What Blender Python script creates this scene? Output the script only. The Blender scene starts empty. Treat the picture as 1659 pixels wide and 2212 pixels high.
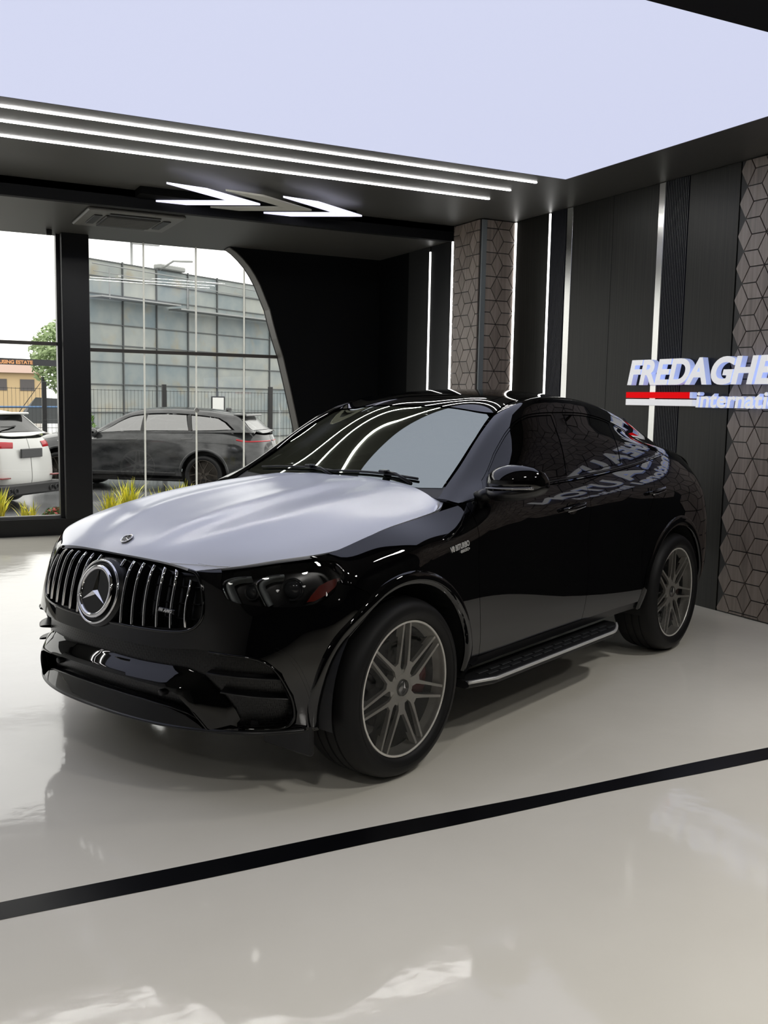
import bpy, math, random
import numpy as np
from mathutils import Matrix, Vector
from mathutils.geometry import delaunay_2d_cdt

scene = bpy.context.scene
COL = scene.collection
random.seed(7)

# ------------------------------------------------------------------ camera
cam_data = bpy.data.cameras.new('camera')
cam = bpy.data.objects.new('camera', cam_data)
COL.objects.link(cam)
scene.camera = cam
cam_data.sensor_fit = 'VERTICAL'
cam_data.sensor_height = 36.0
cam_data.lens = 36.0 * 2095.57 / 2212.0
cam_data.clip_end = 300
cam.matrix_world = Matrix(((0.891918, 0.035562, -0.450797, 0.0),
                           (-0.451824, 0.110591, -0.885226, 0.0),
                           (0.018374, 0.993230, 0.114706, 1.626931),
                           (0, 0, 0, 1)))

# ------------------------------------------------------------------ exposure, sky
scene.view_settings.view_transform = 'Standard'
scene.view_settings.look = 'None'
scene.view_settings.gamma = 1.0
scene.view_settings.use_curve_mapping = False
scene.view_settings.exposure = 0.0
PANEL_STRENGTH = 0.85
LED_STRENGTH = 34.0
world = bpy.data.worlds.new('overcast_sky')
scene.world = world
world.use_nodes = True
wn = world.node_tree
bg = wn.nodes['Background']
bg.inputs['Color'].default_value = (1.0, 0.985, 0.945, 1)
bg.inputs['Strength'].default_value = 2.2
scene.cycles.max_bounces = 8
scene.cycles.diffuse_bounces = 4
scene.cycles.glossy_bounces = 5
scene.cycles.transparent_max_bounces = 16
scene.cycles.caustics_reflective = False
scene.cycles.caustics_refractive = False

# ------------------------------------------------------------------ materials
MAT = {}
def node(nt, t, **kw):
    n = nt.nodes.new(t)
    for k, v in kw.items():
        setattr(n, k, v)
    return n
def pm(name, col, rough=.5, metal=0.0, coat=0.0, spec=.5, emit=None, estr=0.0):
    if name in MAT: return MAT[name]
    m = bpy.data.materials.new(name); m.use_nodes = True
    b = m.node_tree.nodes['Principled BSDF']
    b.inputs['Base Color'].default_value = (*col, 1)
    b.inputs['Roughness'].default_value = rough
    b.inputs['Metallic'].default_value = metal
    b.inputs['Coat Weight'].default_value = coat
    b.inputs['Coat Roughness'].default_value = 0.02
    b.inputs['Specular IOR Level'].default_value = spec
    if emit is not None:
        b.inputs['Emission Color'].default_value = (*emit, 1)
        b.inputs['Emission Strength'].default_value = estr
    MAT[name] = m
    return m
def bsdf(m): return m.node_tree.nodes['Principled BSDF']
def add_noise_color(m, c1, c2, scale=(4, 4, 4), detail=4, contrast=(.35, .65), rough=None, bump=0.0, bump_scale=None):
    nt = m.node_tree; b = bsdf(m)
    tc = node(nt, 'ShaderNodeTexCoord'); mp = node(nt, 'ShaderNodeMapping')
    mp.inputs['Scale'].default_value = scale
    nt.links.new(tc.outputs['Object'], mp.inputs['Vector'])
    nz = node(nt, 'ShaderNodeTexNoise'); nz.inputs['Scale'].default_value = 1.0; nz.inputs['Detail'].default_value = detail
    nt.links.new(mp.outputs[0], nz.inputs['Vector'])
    cr = node(nt, 'ShaderNodeValToRGB')
    cr.color_ramp.elements[0].position = contrast[0]; cr.color_ramp.elements[0].color = (*c1, 1)
    cr.color_ramp.elements[1].position = contrast[1]; cr.color_ramp.elements[1].color = (*c2, 1)
    nt.links.new(nz.outputs['Fac'], cr.inputs['Fac'])
    nt.links.new(cr.outputs['Color'], b.inputs['Base Color'])
    if rough is not None:
        mr = node(nt, 'ShaderNodeMapRange'); mr.inputs['To Min'].default_value = rough[0]; mr.inputs['To Max'].default_value = rough[1]
        nt.links.new(nz.outputs['Fac'], mr.inputs['Value']); nt.links.new(mr.outputs[0], b.inputs['Roughness'])
    if bump:
        nb = node(nt, 'ShaderNodeTexNoise'); nb.inputs['Scale'].default_value = bump_scale or 3.0; nb.inputs['Detail'].default_value = 3
        nt.links.new(tc.outputs['Object'], nb.inputs['Vector'])
        bp = node(nt, 'ShaderNodeBump'); bp.inputs['Strength'].default_value = bump; bp.inputs['Distance'].default_value = .02
        nt.links.new(nb.outputs['Fac'], bp.inputs['Height']); nt.links.new(bp.outputs[0], b.inputs['Normal'])
    return m
def glass_mat(name, tint, rough=0.0, refl=1.0, ior=1.5):
    """thin pane: tinted see-through + Fresnel mirror"""
    if name in MAT: return MAT[name]
    m = bpy.data.materials.new(name); m.use_nodes = True; nt = m.node_tree
    nt.nodes.clear()
    o = node(nt, 'ShaderNodeOutputMaterial'); mx = node(nt, 'ShaderNodeMixShader')
    tr = node(nt, 'ShaderNodeBsdfTransparent'); tr.inputs[0].default_value = (*tint, 1)
    gl = node(nt, 'ShaderNodeBsdfGlossy'); gl.inputs['Color'].default_value = (*(refl if isinstance(refl, tuple) else (refl,) * 3), 1); gl.inputs['Roughness'].default_value = rough
    fr = node(nt, 'ShaderNodeFresnel'); fr.inputs['IOR'].default_value = ior
    nt.links.new(fr.outputs[0], mx.inputs[0]); nt.links.new(tr.outputs[0], mx.inputs[1]); nt.links.new(gl.outputs[0], mx.inputs[2])
    nt.links.new(mx.outputs[0], o.inputs[0])
    MAT[name] = m
    return m

# ------------------------------------------------------------------ objects
def mesh_obj(name, V, F, mat, parent=None, smooth=False, loc=None):
    me = bpy.data.meshes.new(name)
    me.from_pydata([tuple(map(float, v)) for v in V], [], F)
    if mat is not None: me.materials.append(mat)
    if smooth:
        me.polygons.foreach_set('use_smooth', [True] * len(me.polygons))
    me.update()
    o = bpy.data.objects.new(name, me)
    COL.objects.link(o)
    if parent is not None: o.parent = parent
    if loc is not None: o.location = loc
    return o
def tag(o, label=None, cat=None, group=None, kind=None):
    if label: o['label'] = label
    if cat: o['category'] = cat
    if group: o['group'] = group
    if kind: o['kind'] = kind
    return o
def thing(name, label, cat, loc=(0, 0, 0), rotz=0, group=None):
    o = bpy.data.objects.new(name, None); COL.objects.link(o)
    o.empty_display_size = .2
    o.location = loc; o.rotation_euler = (0, 0, rotz)
    return tag(o, label, cat, group)
def struct(o):
    o['kind'] = 'structure'; return o

class MB:
    """collects simple solids into one mesh"""
    def __init__(s): s.V = []; s.F = []
    def add(s, V, F):
        k = len(s.V); s.V += [tuple(map(float, v)) for v in V]; s.F += [tuple(i + k for i in f) for f in F]; return s
    def box(s, x0, x1, y0, y1, z0, z1):
        V = [(x, y, z) for z in (z0, z1) for y in (y0, y1) for x in (x0, x1)]
        return s.add(V, [(0, 2, 3, 1), (4, 5, 7, 6), (0, 1, 5, 4), (2, 6, 7, 3), (0, 4, 6, 2), (1, 3, 7, 5)])
    def bevbox(s, x0, x1, y0, y1, z0, z1, b):
        """box with chamfered edges"""
        c = [(x0, x1), (y0, y1), (z0, z1)]
        V = []; idx = {}
        for ix in (0, 1):
            for iy in (0, 1):
                for iz in (0, 1):
                    p = [c[0][ix], c[1][iy], c[2][iz]]; sg = [1 - 2 * ix, 1 - 2 * iy, 1 - 2 * iz]
                    for a in range(3):
                        q = [p[k] + (0 if k == a else sg[k] * b) for k in range(3)]
                        idx[(ix, iy, iz, a)] = len(V); V.append(q)
        F = []
        for a in range(3):
            o1, o2 = [k for k in range(3) if k != a]
            for e in (0, 1):
                q = []
                for (i, j) in ((0, 0), (1, 0), (1, 1), (0, 1)):
                    t = [0, 0, 0]; t[a] = e; t[o1] = i; t[o2] = j; q.append(idx[(*t, a)])
                flip = (e == 0) ^ (a == 1)
                F.append(tuple(q[::-1] if flip else q))
        for a in range(3):
            o1, o2 = [k for k in range(3) if k != a]
            for i in (0, 1):
                for j in (0, 1):
                    t0 = [0, 0, 0]; t0[o1] = i; t0[o2] = j; t1 = list(t0); t1[a] = 1
                    F.append((idx[(*t0, o1)], idx[(*t0, o2)], idx[(*t1, o2)], idx[(*t1, o1)]))
        for ix in (0, 1):
            for iy in (0, 1):
                for iz in (0, 1):
                    F.append((idx[(ix, iy, iz, 0)], idx[(ix, iy, iz, 1)], idx[(ix, iy, iz, 2)]))
        return s.add(V, F)
    def tube(s, pts, r, n=8, closed=False, cap=True):
        pts = [Vector(p) for p in pts]; N = len(pts); rs = r if isinstance(r, (list, tuple)) else [r] * N
        rings = []; up = None
        for i, p in enumerate(pts):
            a = pts[(i - 1) % N] if (closed or i > 0) else p
            b = pts[(i + 1) % N] if (closed or i < N - 1) else p
            t = (b - a).normalized()
            if up is None: up = Vector((0, 0, 1)) if abs(t.z) < .9 else Vector((1, 0, 0))
            x = t.cross(up).normalized(); y = x.cross(t).normalized(); up = y
            rings.append([p + (x * math.cos(q) + y * math.sin(q)) * rs[i] for q in [2 * math.pi * k / n for k in range(n)]])
        V = [v for rg in rings for v in rg]; F = []
        for i in range(N if closed else N - 1):
            for k in range(n):
                F.append((i * n + k, i * n + (k + 1) % n, ((i + 1) % N) * n + (k + 1) % n, ((i + 1) % N) * n + k))
        if cap and not closed:
            F.append(tuple(range(n))[::-1]); F.append(tuple((N - 1) * n + k for k in range(n)))
        return s.add(V, F)
    def prism(s, poly, d, z0=0.0):
        """2D polygon [(a,b)] extruded along c from z0 to z0+d -> verts (a,b,c)"""
        n = len(poly)
        V = [(a, b, z0) for a, b in poly] + [(a, b, z0 + d) for a, b in poly]
        F = [tuple(range(n))[::-1], tuple(range(n, 2 * n))] + [(i, (i + 1) % n, n + (i + 1) % n, n + i) for i in range(n)]
        return s.add(V, F)
    def lathe(s, prof, n=48, axis='y', close=False):
        """profile [(radius, along)]"""
        V = []; F = []; m = len(prof)
        for k in range(n):
            a = 2 * math.pi * k / n; c, q = math.cos(a), math.sin(a)
            for (r, t) in prof:
                V.append((r * c, t, r * q) if axis == 'y' else ((r * c, r * q, t) if axis == 'z' else (t, r * c, r * q)))
        for k in range(n):
            k2 = (k + 1) % n
            for i in range(m - 1 + (1 if close else 0)):
                i2 = (i + 1) % m
                F.append((k * m + i, k * m + i2, k2 * m + i2, k2 * m + i))
        return s.add(V, F)
    def xf(s, M4):
        s.V = [tuple(M4 @ Vector(v)) for v in s.V]; return s
    def build(s, name, mat, parent=None, smooth=False, autosmooth=None):
        o = mesh_obj(name, s.V, s.F, mat, parent, smooth or autosmooth is not None)
        import bmesh
        bm = bmesh.new(); bm.from_mesh(o.data); bmesh.ops.recalc_face_normals(bm, faces=bm.faces[:])
        if autosmooth is not None:
            for e in bm.edges:
                if len(e.link_faces) == 2 and e.calc_face_angle(0) > autosmooth: e.smooth = False
        bm.to_mesh(o.data); bm.free()
        return o

def text_mesh(txt, size, depth, bold=0.0, shear=0.0, bevel=0.0, spacing=1.0, align='LEFT'):
    cu = bpy.data.curves.new('lettering', 'FONT')
    cu.body = txt; cu.size = size; cu.extrude = depth / 2; cu.offset = bold; cu.shear = shear; cu.bevel_depth = bevel
    cu.space_character = spacing; cu.align_x = align; cu.resolution_u = 6
    ob = bpy.data.objects.new('lettering', cu); COL.objects.link(ob)
    dg = bpy.context.evaluated_depsgraph_get()
    me = bpy.data.meshes.new_from_object(ob.evaluated_get(dg))
    V = [tuple(v.co) for v in me.vertices]; F = [tuple(p.vertices) for p in me.polygons]
    bpy.data.objects.remove(ob); bpy.data.curves.remove(cu); bpy.data.meshes.remove(me)
    return V, F

# =================================================================== THE ROOM
RW = 5.86            # right wall
BX = 5.73            # right wall of the window bay
CZ = 3.482           # ceiling
GY = 11.75           # glazing plane
FY = 11.50           # inner face of the curved dark wall
LX, NY = -4.6, -5.0  # left and near limits of the room

m_floor = pm('epoxy_floor', (.62, .605, .565), .13, coat=.0, spec=.5)
add_noise_color(m_floor, (.80, .765, .675), (.86, .825, .735), scale=(.9, .9, .9), detail=6, rough=(.05, .11), bump=.05, bump_scale=7)
m_ceil = pm('dark_ceiling_paint', (.068, .066, .061), .45)
m_wall = pm('near_black_wall_paint', (.0028, .0031, .0038), .6, spec=.15)
m_wood = pm('charcoal_woodgrain_board', (.02, .02, .018), .38, spec=.25)
add_noise_color(m_wood, (.009, .0095, .008), (.021, .0205, .0175), scale=(60, 60, 1.2), detail=5, rough=(.33, .45))
m_flute = pm('fluted_dark_board', (.014, .015, .022), .42)
m_black = pm('satin_black_metal', (.006, .006, .007), .35)
m_soft = pm('matte_black_plastic', (.008, .008, .009), .5)
m_stripe = pm('black_floor_paint', (.003, .003, .004), .3, spec=.2)
m_chrome = pm('polished_steel', (.56, .56, .545), .2, 1.0)
m_led = pm('white_led_diffuser', (.9, .9, .9), .5, emit=(1.0, .985, .96), estr=LED_STRENGTH)
m_tube = pm('white_tube_diffuser', (.9, .9, .9), .5, emit=(1.0, .985, .96), estr=4.0)
m_panel = pm('stretch_ceiling_light', (.12, .12, .12), .7, spec=.0, emit=(.735, .775, 1.0), estr=PANEL_STRENGTH)

def flat(name, pts, mat, parent=None):
    return mesh_obj(name, pts, [tuple(range(len(pts)))], mat, parent)

# floor slab with real thickness
struct(MB().box(LX, 6.3, NY, GY + .10, -.2, 0).build('floor', m_floor))
# painted stripe (hand-cut edges, so slightly uneven)
sv = []; sf = []
for i in range(90):
    x = LX + .02 + i * (RW - LX - .04) / 89
    w1 = .006 * math.sin(x * 1.7) + .004 * math.sin(x * 4.1 + 1); w2 = .005 * math.sin(x * 2.3 + 2) + .003 * math.sin(x * 5.3)
    sv += [(x, 3.060 + w2, .0012), (x, 3.172 + w1, .0012)]
    if i: sf.append((2 * i - 2, 2 * i, 2 * i + 1, 2 * i - 1))
struct(mesh_obj('trim_1', sv, sf, m_stripe))

# ceiling: dark slab with an opening for the light panel
PX0, PX1, PY0, PY1 = -4.1, 5.105, 3.66, 6.795
cb = MB()
cb.box(LX, 6.3, NY, PY0, CZ, CZ + .2); cb.box(LX, 6.3, PY1, 9.16, CZ, CZ + .2)
cb.box(LX, PX0, PY0, PY1, CZ, CZ + .2); cb.box(PX1, 6.3, PY0, PY1, CZ, CZ + .2)
cb.box(LX, 6.3, 9.16, GY + .1, 3.42, 3.70)
struct(cb.build('ceiling', m_ceil))
# fascia beam between showroom ceiling and window bay
struct(MB().box(LX, 5.449, 9.16, 9.24, 3.322, CZ + .02).build('trim_2', m_wall))
struct(MB().box(5.449, BX, 9.17, 9.26, 3.42, CZ + .02).build('trim_3', m_wall))
# near downstand beam
struct(MB().box(LX, RW, 3.36, 3.655, CZ - .012, CZ).build('trim_4', m_wall))

# walls
struct(MB().box(RW, RW + .2, NY, 9.2, 0, CZ).build('wall_right', m_wood))
struct(MB().box(BX, BX + .3, 9.2, GY, 0, 3.42).build('wall_bay', m_wall))
struct(MB().box(LX, 6.3, NY - .2, NY, 0, CZ).build('wall_near', m_wall))
struct(MB().box(LX - .2, LX, NY, GY + .1, 0, CZ).build('wall_left', pm('pale_grey_wall', (.55, .55, .54), .6)))

# curved dark wall beside the glazing (outline follows the swept arch), 24 cm thick
arc_in = [(3.709, 3.42), (3.80, 3.365), (3.88, 3.297), (3.962, 3.212), (4.034, 3.112), (4.100, 3.000), (4.151, 2.885), (4.23, 2.708), (4.274, 2.545),
          (4.33, 2.36), (4.406, 2.143), (4.508, 1.744), (4.612, 1.31), (4.72, .85), (4.81, .42), (4.90, .0)]
poly = arc_in + [(BX, 0), (BX, 3.42)]
mb = MB(); n = len(poly)
V = [(a, FY, b) for a, b in poly] + [(a, FY + .24, b) for a, b in poly]
mb.add(V, [tuple(range(n)), tuple(range(n, 2 * n))[::-1]] + [(i, (i + 1) % n, n + (i + 1) % n, n + i) for i in range(n)])
struct(mb.build('wall_far', m_wall))
# grey reveal strip lining the arch edge
m_reveal = pm('grey_reveal_paint', (.10, .095, .085), .45)
mb = MB()
for i in range(len(arc_in) - 1):
    (a, b), (c, d) = arc_in[i], arc_in[i + 1]
    nx, nz = -(b - d), -(c - a); L = math.hypot(nx, nz); nx, nz = nx / L * .012, nz / L * .012
    if nx > 0: nx, nz = -nx, -nz
    mb.add([(a, FY - .004, b), (c, FY - .004, d), (c, FY + .17, d), (a, FY + .17, b), (a + nx, FY - .004, b + nz), (c + nx, FY - .004, d + nz), (c + nx, FY + .17, d + nz), (a + nx, FY + .17, b + nz)],
           [(4, 5, 6, 7), (0, 1, 5, 4), (3, 2, 6, 7)])
struct(mb.build('trim_5', m_reveal))
# sill plinth and posts
struct(MB().box(LX, 4.85, GY - .12, GY + .10, 0, .195).build('trim_6', m_black))
post = MB()
post.bevbox(1.775, 2.075, GY - .20, GY + .06, .195, 3.42, .006)
post.box(1.735, 1.775, GY - .06, GY + .05, .195, 3.42)
struct(post.build('trim_7', m_black))
struct(MB().bevbox(-2.3, -2.0, GY - .2, GY + .06, .195, 3.42, .006).build('trim_8', m_black))

# glazing
m_pane = glass_mat('clear_window_glass', (.965, .975, .965), 0.0, 1.0, 1.5)
m_seam = pm('milky_silicone_seam', (.8, .8, .76), .4)
tl_ = node(m_seam.node_tree, 'ShaderNodeBsdfTranslucent'); tl_.inputs[0].default_value = (.95, .95, .92, 1)
ms_ = node(m_seam.node_tree, 'ShaderNodeMixShader'); ms_.inputs[0].default_value = .75
m_seam.node_tree.links.new(bsdf(m_seam).outputs[0], ms_.inputs[1]); m_seam.node_tree.links.new(tl_.outputs[0], ms_.inputs[2])
m_seam.node_tree.links.new(ms_.outputs[0], m_seam.node_tree.nodes['Material Output'].inputs[0])
arc_gl = [(3.713, 3.42), (3.906, 3.274), (4.062, 3.067), (4.182, 2.835), (4.263, 2.579), (4.427, 2.152), (4.54, 1.744), (4.654, 1.302), (4.76, .85), (4.85, .42), (4.88, .195)]
win1 = struct(flat('window_1', [(2.075, GY, .195)] + [(a, GY, b) for a, b in arc_gl[::-1]] + [(2.075, GY, 3.42)], m_pane))
win2 = struct(flat('window_2', [(-2.0, GY, .195), (1.735, GY, .195), (1.735, GY, 3.42), (-2.0, GY, 3.42)], m_pane))
win3 = struct(flat('window_3', [(LX, GY, .195), (-2.3, GY, .195), (-2.3, GY, 3.42), (LX, GY, 3.42)], m_pane))
for x, zt in ((2.735, 3.42), (3.367, 3.42), (3.978, 3.20)):
    MB().box(x - .010, x + .010, GY - .006, GY + .006, .195, zt).build('silicone_seam', m_seam, win1)
MB().lathe([(0, GY - .03), (.026, GY - .03), (.03, GY - .022), (.03, GY - .006), (0, GY - .006)], 20, 'y').xf(Matrix.Translation((3.367, 0, 1.46))).build('glass_clamp', pm('clamp_grey', (.5, .5, .48), .35), win1, True)
m_rail = pm('brown_grey_aluminium', (.11, .10, .09), .35, .3)
MB().bevbox(2.075, 4.435, GY - .035, GY + .02, 2.125, 2.165, .004).build('glazing_bar', m_rail, win1)
MB().bevbox(-2.0, 1.735, GY - .035, GY + .02, 2.175, 2.215, .004).build('glazing_bar', m_rail, win2)
MB().box(-2.0, 1.735, GY - .05, GY + .02, .195, .225).build('sill_bead', pm('sill_grey', (.16, .16, .155), .4), win2)

# ---- big luminous ceiling and the light lines
t = tag(flat('ceiling_light', [(PX0, PY0, CZ + .003), (PX0, PY1, CZ + .003), (PX1, PY1, CZ + .003), (PX1, PY0, CZ + .003)], m_panel),
        'huge lavender white luminous ceiling panel above the black car', 'ceiling light')
def led_bar(name, x0, x1, y0, y1, z0, z1, label, group):
    return tag(MB().box(x0, x1, y0, y1, z0, z1).build(name, m_led), label, 'light strip', group)
G = 'linear lights in the dark ceiling'
led_bar('ceiling_light_strip', -4.2, 4.96, 6.996, 7.015, CZ - .006, CZ + .01, 'longest white light line in the dark ceiling, nearest the luminous panel', G)
led_bar('ceiling_light_strip', -4.2, 4.945, 7.363, 7.381, CZ - .006, CZ + .01, 'middle one of three parallel white light lines in the dark ceiling', G)
led_bar('ceiling_light_strip', -4.2, 4.99, 7.775, 7.793, CZ - .006, CZ + .01, 'white ceiling light line farthest from luminous panel, nearest the chevron lights', G)

# ---- right wall cladding (things screwed onto the wall)
def flute(y0, y1, x, z1, label, n):
    mb = MB(); w = (y1 - y0) / n
    mb.box(x - .005, x - .0012, y0, y1, .0, z1)
    for k in range(n):
        a = y0 + k * w
        mb.add([(x - .004, a + w * .12, 0), (x - .016, a + w * .3, 0), (x - .016, a + w * .7, 0), (x - .004, a + w * .88, 0),
                (x - .004, a + w * .12, z1), (x - .016, a + w * .3, z1), (x - .016, a + w * .7, z1), (x - .004, a + w * .88, z1)],
               [(0, 1, 5, 4), (1, 2, 6, 5), (2, 3, 7, 6)])
    return tag(mb.build('fluted_panel', m_flute), label, 'wall panel', 'fluted wall strips')
flute(7.75, 7.99, RW, CZ - .004, 'dark fluted wall strip between the light tube and the steel strip behind the roof', 12)
flute(6.13, 6.405, RW, CZ - .004, 'dark navy fluted wall strip to the right of the steel strip behind the sign', 14)
def steel(y0, y1, label):
    return tag(MB().bevbox(RW - .012, RW, y0, y1, .0, CZ - .004, .002).build('steel_strip', m_chrome), label, 'metal strip', 'polished steel wall strips')
steel(7.648, 7.735, 'polished steel vertical strip on dark wall left of the wide board panel')
steel(6.410, 6.482, 'polished steel vertical strip running down behind the white sign letters')
def board(y0, y1, label, x=RW, zt=CZ - .004, mat=None, zb=0.0):
    return tag(MB().bevbox(x - .010, x, y0 + .0015, y1 - .0015, zb, zt, .0015).build('wall_board', mat or m_wood), label, 'wall panel', 'charcoal wall boards')
board(8.03, 8.58, 'charcoal wall board between two vertical light tubes, right of patterned column')
board(7.063, 7.646, 'charcoal woodgrain wall board directly right of the left steel strip')
board(6.484, 7.063, 'charcoal woodgrain wall board directly left of the steel strip behind the sign')
board(5.597, 6.128, 'charcoal wall board between fluted strip and rhombus tile panel')
m_bay = pm('bay_board_grey', (.022, .0225, .0225), .45)
board(10.18, 10.69, 'dark grey board at left of the vertical light tube farthest back', BX, 3.416, m_bay)
board(9.27, 10.14, 'black board between the farthest light tube and the patterned column', BX, 3.416, pm('bay_board_black', (.008, .009, .011), .4))

def led_v(x, y, z1, label, zb=0.0):
    return tag(MB().box(x - .016, x, y - .009, y + .009, zb, z1).build('wall_light_tube', m_tube), label, 'light tube', 'vertical light tubes on the wall')
led_v(RW, 8.010, CZ - .01, 'white vertical light tube at left edge of the dark fluted strip')
led_v(RW, 8.600, CZ - .01, 'white vertical light tube in the corner right of the patterned column')
led_v(5.446, 9.172, 3.33, 'white vertical light tube along left edge of the patterned column')
led_v(BX, 10.160, 3.36, 'white vertical light tube farthest left, on the back bay wall')

# ---- rhombus ("tumbling block") tile cladding
m_tile = pm('greige_wood_tile', (.13, .115, .10), .40)
def tile_mat(m):
    nt = m.node_tree; b = bsdf(m)
    tc = node(nt, 'ShaderNodeTexCoord'); mp = node(nt, 'ShaderNodeMapping'); mp.inputs['Scale'].default_value = (45, 45, 1.5)
    nt.links.new(tc.outputs['Object'], mp.inputs['Vector'])
    nz = node(nt, 'ShaderNodeTexNoise'); nz.inputs['Scale'].default_value = 1; nz.inputs['Detail'].default_value = 4
    nt.links.new(mp.outputs[0], nz.inputs['Vector'])
    at = node(nt, 'ShaderNodeAttribute'); at.attribute_name = 'tone'
    ad = node(nt, 'ShaderNodeMath', operation='ADD'); nt.links.new(nz.outputs['Fac'], ad.inputs[0]); nt.links.new(at.outputs['Fac'], ad.inputs[1])
    cr = node(nt, 'ShaderNodeValToRGB'); cr.color_ramp.elements[0].position = .25; cr.color_ramp.elements[0].color = (.165, .135, .115, 1)
    cr.color_ramp.elements[1].position = .95; cr.color_ramp.elements[1].color = (.34, .285, .25, 1)
    nt.links.new(ad.outputs[0], cr.inputs['Fac']); nt.links.new(cr.outputs[0], b.inputs['Base Color'])
tile_mat(m_tile)
def rhomb_panel(name, a0, a1, z0, z1, a, to3d, parent, gap=.0030, keep=None, rngseed=1, phase=(0, 0)):
    """tiles in plane coords (s horizontal, z); to3d(s,z,d) with d = stand-off"""
    rng = random.Random(rngseed); V = []; F = []; tone = []
    h = a * math.sqrt(3)
    i0 = int((a0) / (1.5 * a)) - 2; i1 = int((a1) / (1.5 * a)) + 2
    for i in range(i0, i1):
        for j in range(-2, int(z1 / h) + 3):
            cx = i * 1.5 * a + phase[0]; cz = j * h + (h / 2 if i % 2 else 0) + phase[1]
            c = [(cx + a * math.cos(k * math.pi / 3), cz + a * math.sin(k * math.pi / 3)) for k in range(6)]
            for q in ((0, 1, 2), (2, 3, 4), (4, 5, 0)):
                P = [(cx, cz), c[q[0]], c[q[1]], c[q[2]]]
                mx = sum(p[0] for p in P) / 4; mz = sum(p[1] for p in P) / 4
                if keep is not None and not keep(mx, mz): continue
                # inset + clip to limits
                Q = [(mx + (x - mx) * (1 - gap / (a * .30)), mz + (z - mz) * (1 - gap / (a * .30))) for x, z in P]
                Q = clip_rect(Q, a0, a1, z0, z1)
                if len(Q) < 3: continue
                k = len(V); n = len(Q)
                V += [to3d(x, z, .0) for x, z in Q] + [to3d(x, z, .014) for x, z in Q]
                tn = rng.uniform(-.16, .16)
                fs = [tuple(range(k + n, k + 2 * n))] + [(k + e, k + (e + 1) % n, k + n + (e + 1) % n, k + n + e) for e in range(n)]
                F += fs; tone += [tn] * len(fs)
    o = mesh_obj(name, V, F, m_tile, parent)
    at = o.data.attributes.new('tone', 'FLOAT', 'FACE'); at.data.foreach_set('value', tone)
    return o
def clip_rect(P, a0, a1, z0, z1):
    for ax, lim, sg in ((0, a0, 1), (0, a1, -1), (1, z0, 1), (1, z1, -1)):
        out = []
        for i in range(len(P)):
            p, q = P[i], P[(i + 1) % len(P)]; dp = (p[ax] - lim) * sg; dq = (q[ax] - lim) * sg
            if dp >= 0: out.append(p)
            if dp * dq < 0:
                t = dp / (dp - dq); out.append((p[0] + (q[0] - p[0]) * t, p[1] + (q[1] - p[1]) * t))
        P = out
        if len(P) < 3: return []
    return P
# long tile wall on the right
hexw = thing('rhombus_tile_panel', 'tall panel of grey brown rhombus tiles with zigzag edge on right wall', 'wall panel', (RW, 5.59, 0))
hexw.rotation_euler = (0, 0, 0)
MB().box(-.004, -.0005, -3.2, .0, 0, CZ - .004).build('backing_board', pm('tile_gap_black', (.004, .004, .004), .5), hexw)
A_ = .139
rhomb_panel('tiles', -.0, 3.2, .012, CZ - .01, A_, lambda s, z, d: (-.004 - d, -s, z), hexw, keep=lambda x, z: x > -.02 and not (x > .66 and z < 1.12), phase=(A_, .03), rngseed=5)  # lower tiles left out beyond view, so black backing keeps door reflections dark
# patterned column: side face and front face
colm = thing('patterned_column', 'rectangular corner column clad in grey brown rhombus tiles', 'column', (5.45, 8.62, 0))
MB().box(.0, RW - 5.45 - .002, .0, .54, 0, CZ - .004).build('core', pm('column_core', (.006, .006, .006), .5), colm)
rhomb_panel('side_tiles', .03, .53, .012, CZ - .01, .139, lambda s, z, d: (-d, s, z), colm, rngseed=3)
rhomb_panel('front_tiles', .04, .40, .012, CZ - .01, .139, lambda s, z, d: (s, -d, z), colm, rngseed=4, phase=(.05, 0.02))
MB().bevbox(-.006, .05, -.022, -.002, 0, CZ - .01, .003).build('corner_batten', pm('grey_corner_batten', (.14, .16, .17), .4), colm)

# ---- sign
sign = thing('wall_sign', 'raised white lettering of a company name with red and white bars on dark wall', 'sign', (RW, 6.70, 1.60), -math.pi / 2)
m_face = pm('sign_face_white', (.75, .75, .75), .5, emit=(1, 1, 1), estr=.42)
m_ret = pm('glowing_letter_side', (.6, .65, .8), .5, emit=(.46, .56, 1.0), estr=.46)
def letters(txt, size, width, h0, x0, depth, shear, name, standoff, bold, ref):
    """every letter its own mesh; local x runs along the wall, z up, -y towards room after rotation"""
    V, F = text_mesh(txt, 1.0, .1, 0, 0)
    tot = max(v[0] for v in V) - min(v[0] for v in V); pen = 0.0
    adv = []
    x = 0.0
    for i, ch in enumerate(txt):
        Va, Fa = text_mesh(txt[:i + 1] + '|', 1.0, .1); Vb, Fb = text_mesh(txt[:i + 1], 1.0, .1) if ch != ' ' else (None, None)
        right = max(v[0] for v in Va)
        if ch != ' ':
            adv.append((ch, max(v[0] for v in Vb)))
    for ch, r in adv:
        V, F = text_mesh(ch, 1.0, 1.0, bold, shear)
        Vp, _ = text_mesh(ch, 1.0, .1)
        off = r - max(v[0] for v in Vp)
        sx = width / (max(v[0] for v in text_mesh(ref, 1.0, .1)[0]) - min(v[0] for v in V))
        P = [(x0 + (v[0] + off) * sx, -standoff - depth * (v[2] + .5), h0 + v[1] * size) for v in V]
        me = mesh_obj(name, P, F, m_face, sign)
        me.data.materials.append(m_ret)
        me.data.update()
        for p in me.data.polygons:
            p.material_index = 0 if p.normal.y < -.7 else 1
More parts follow.
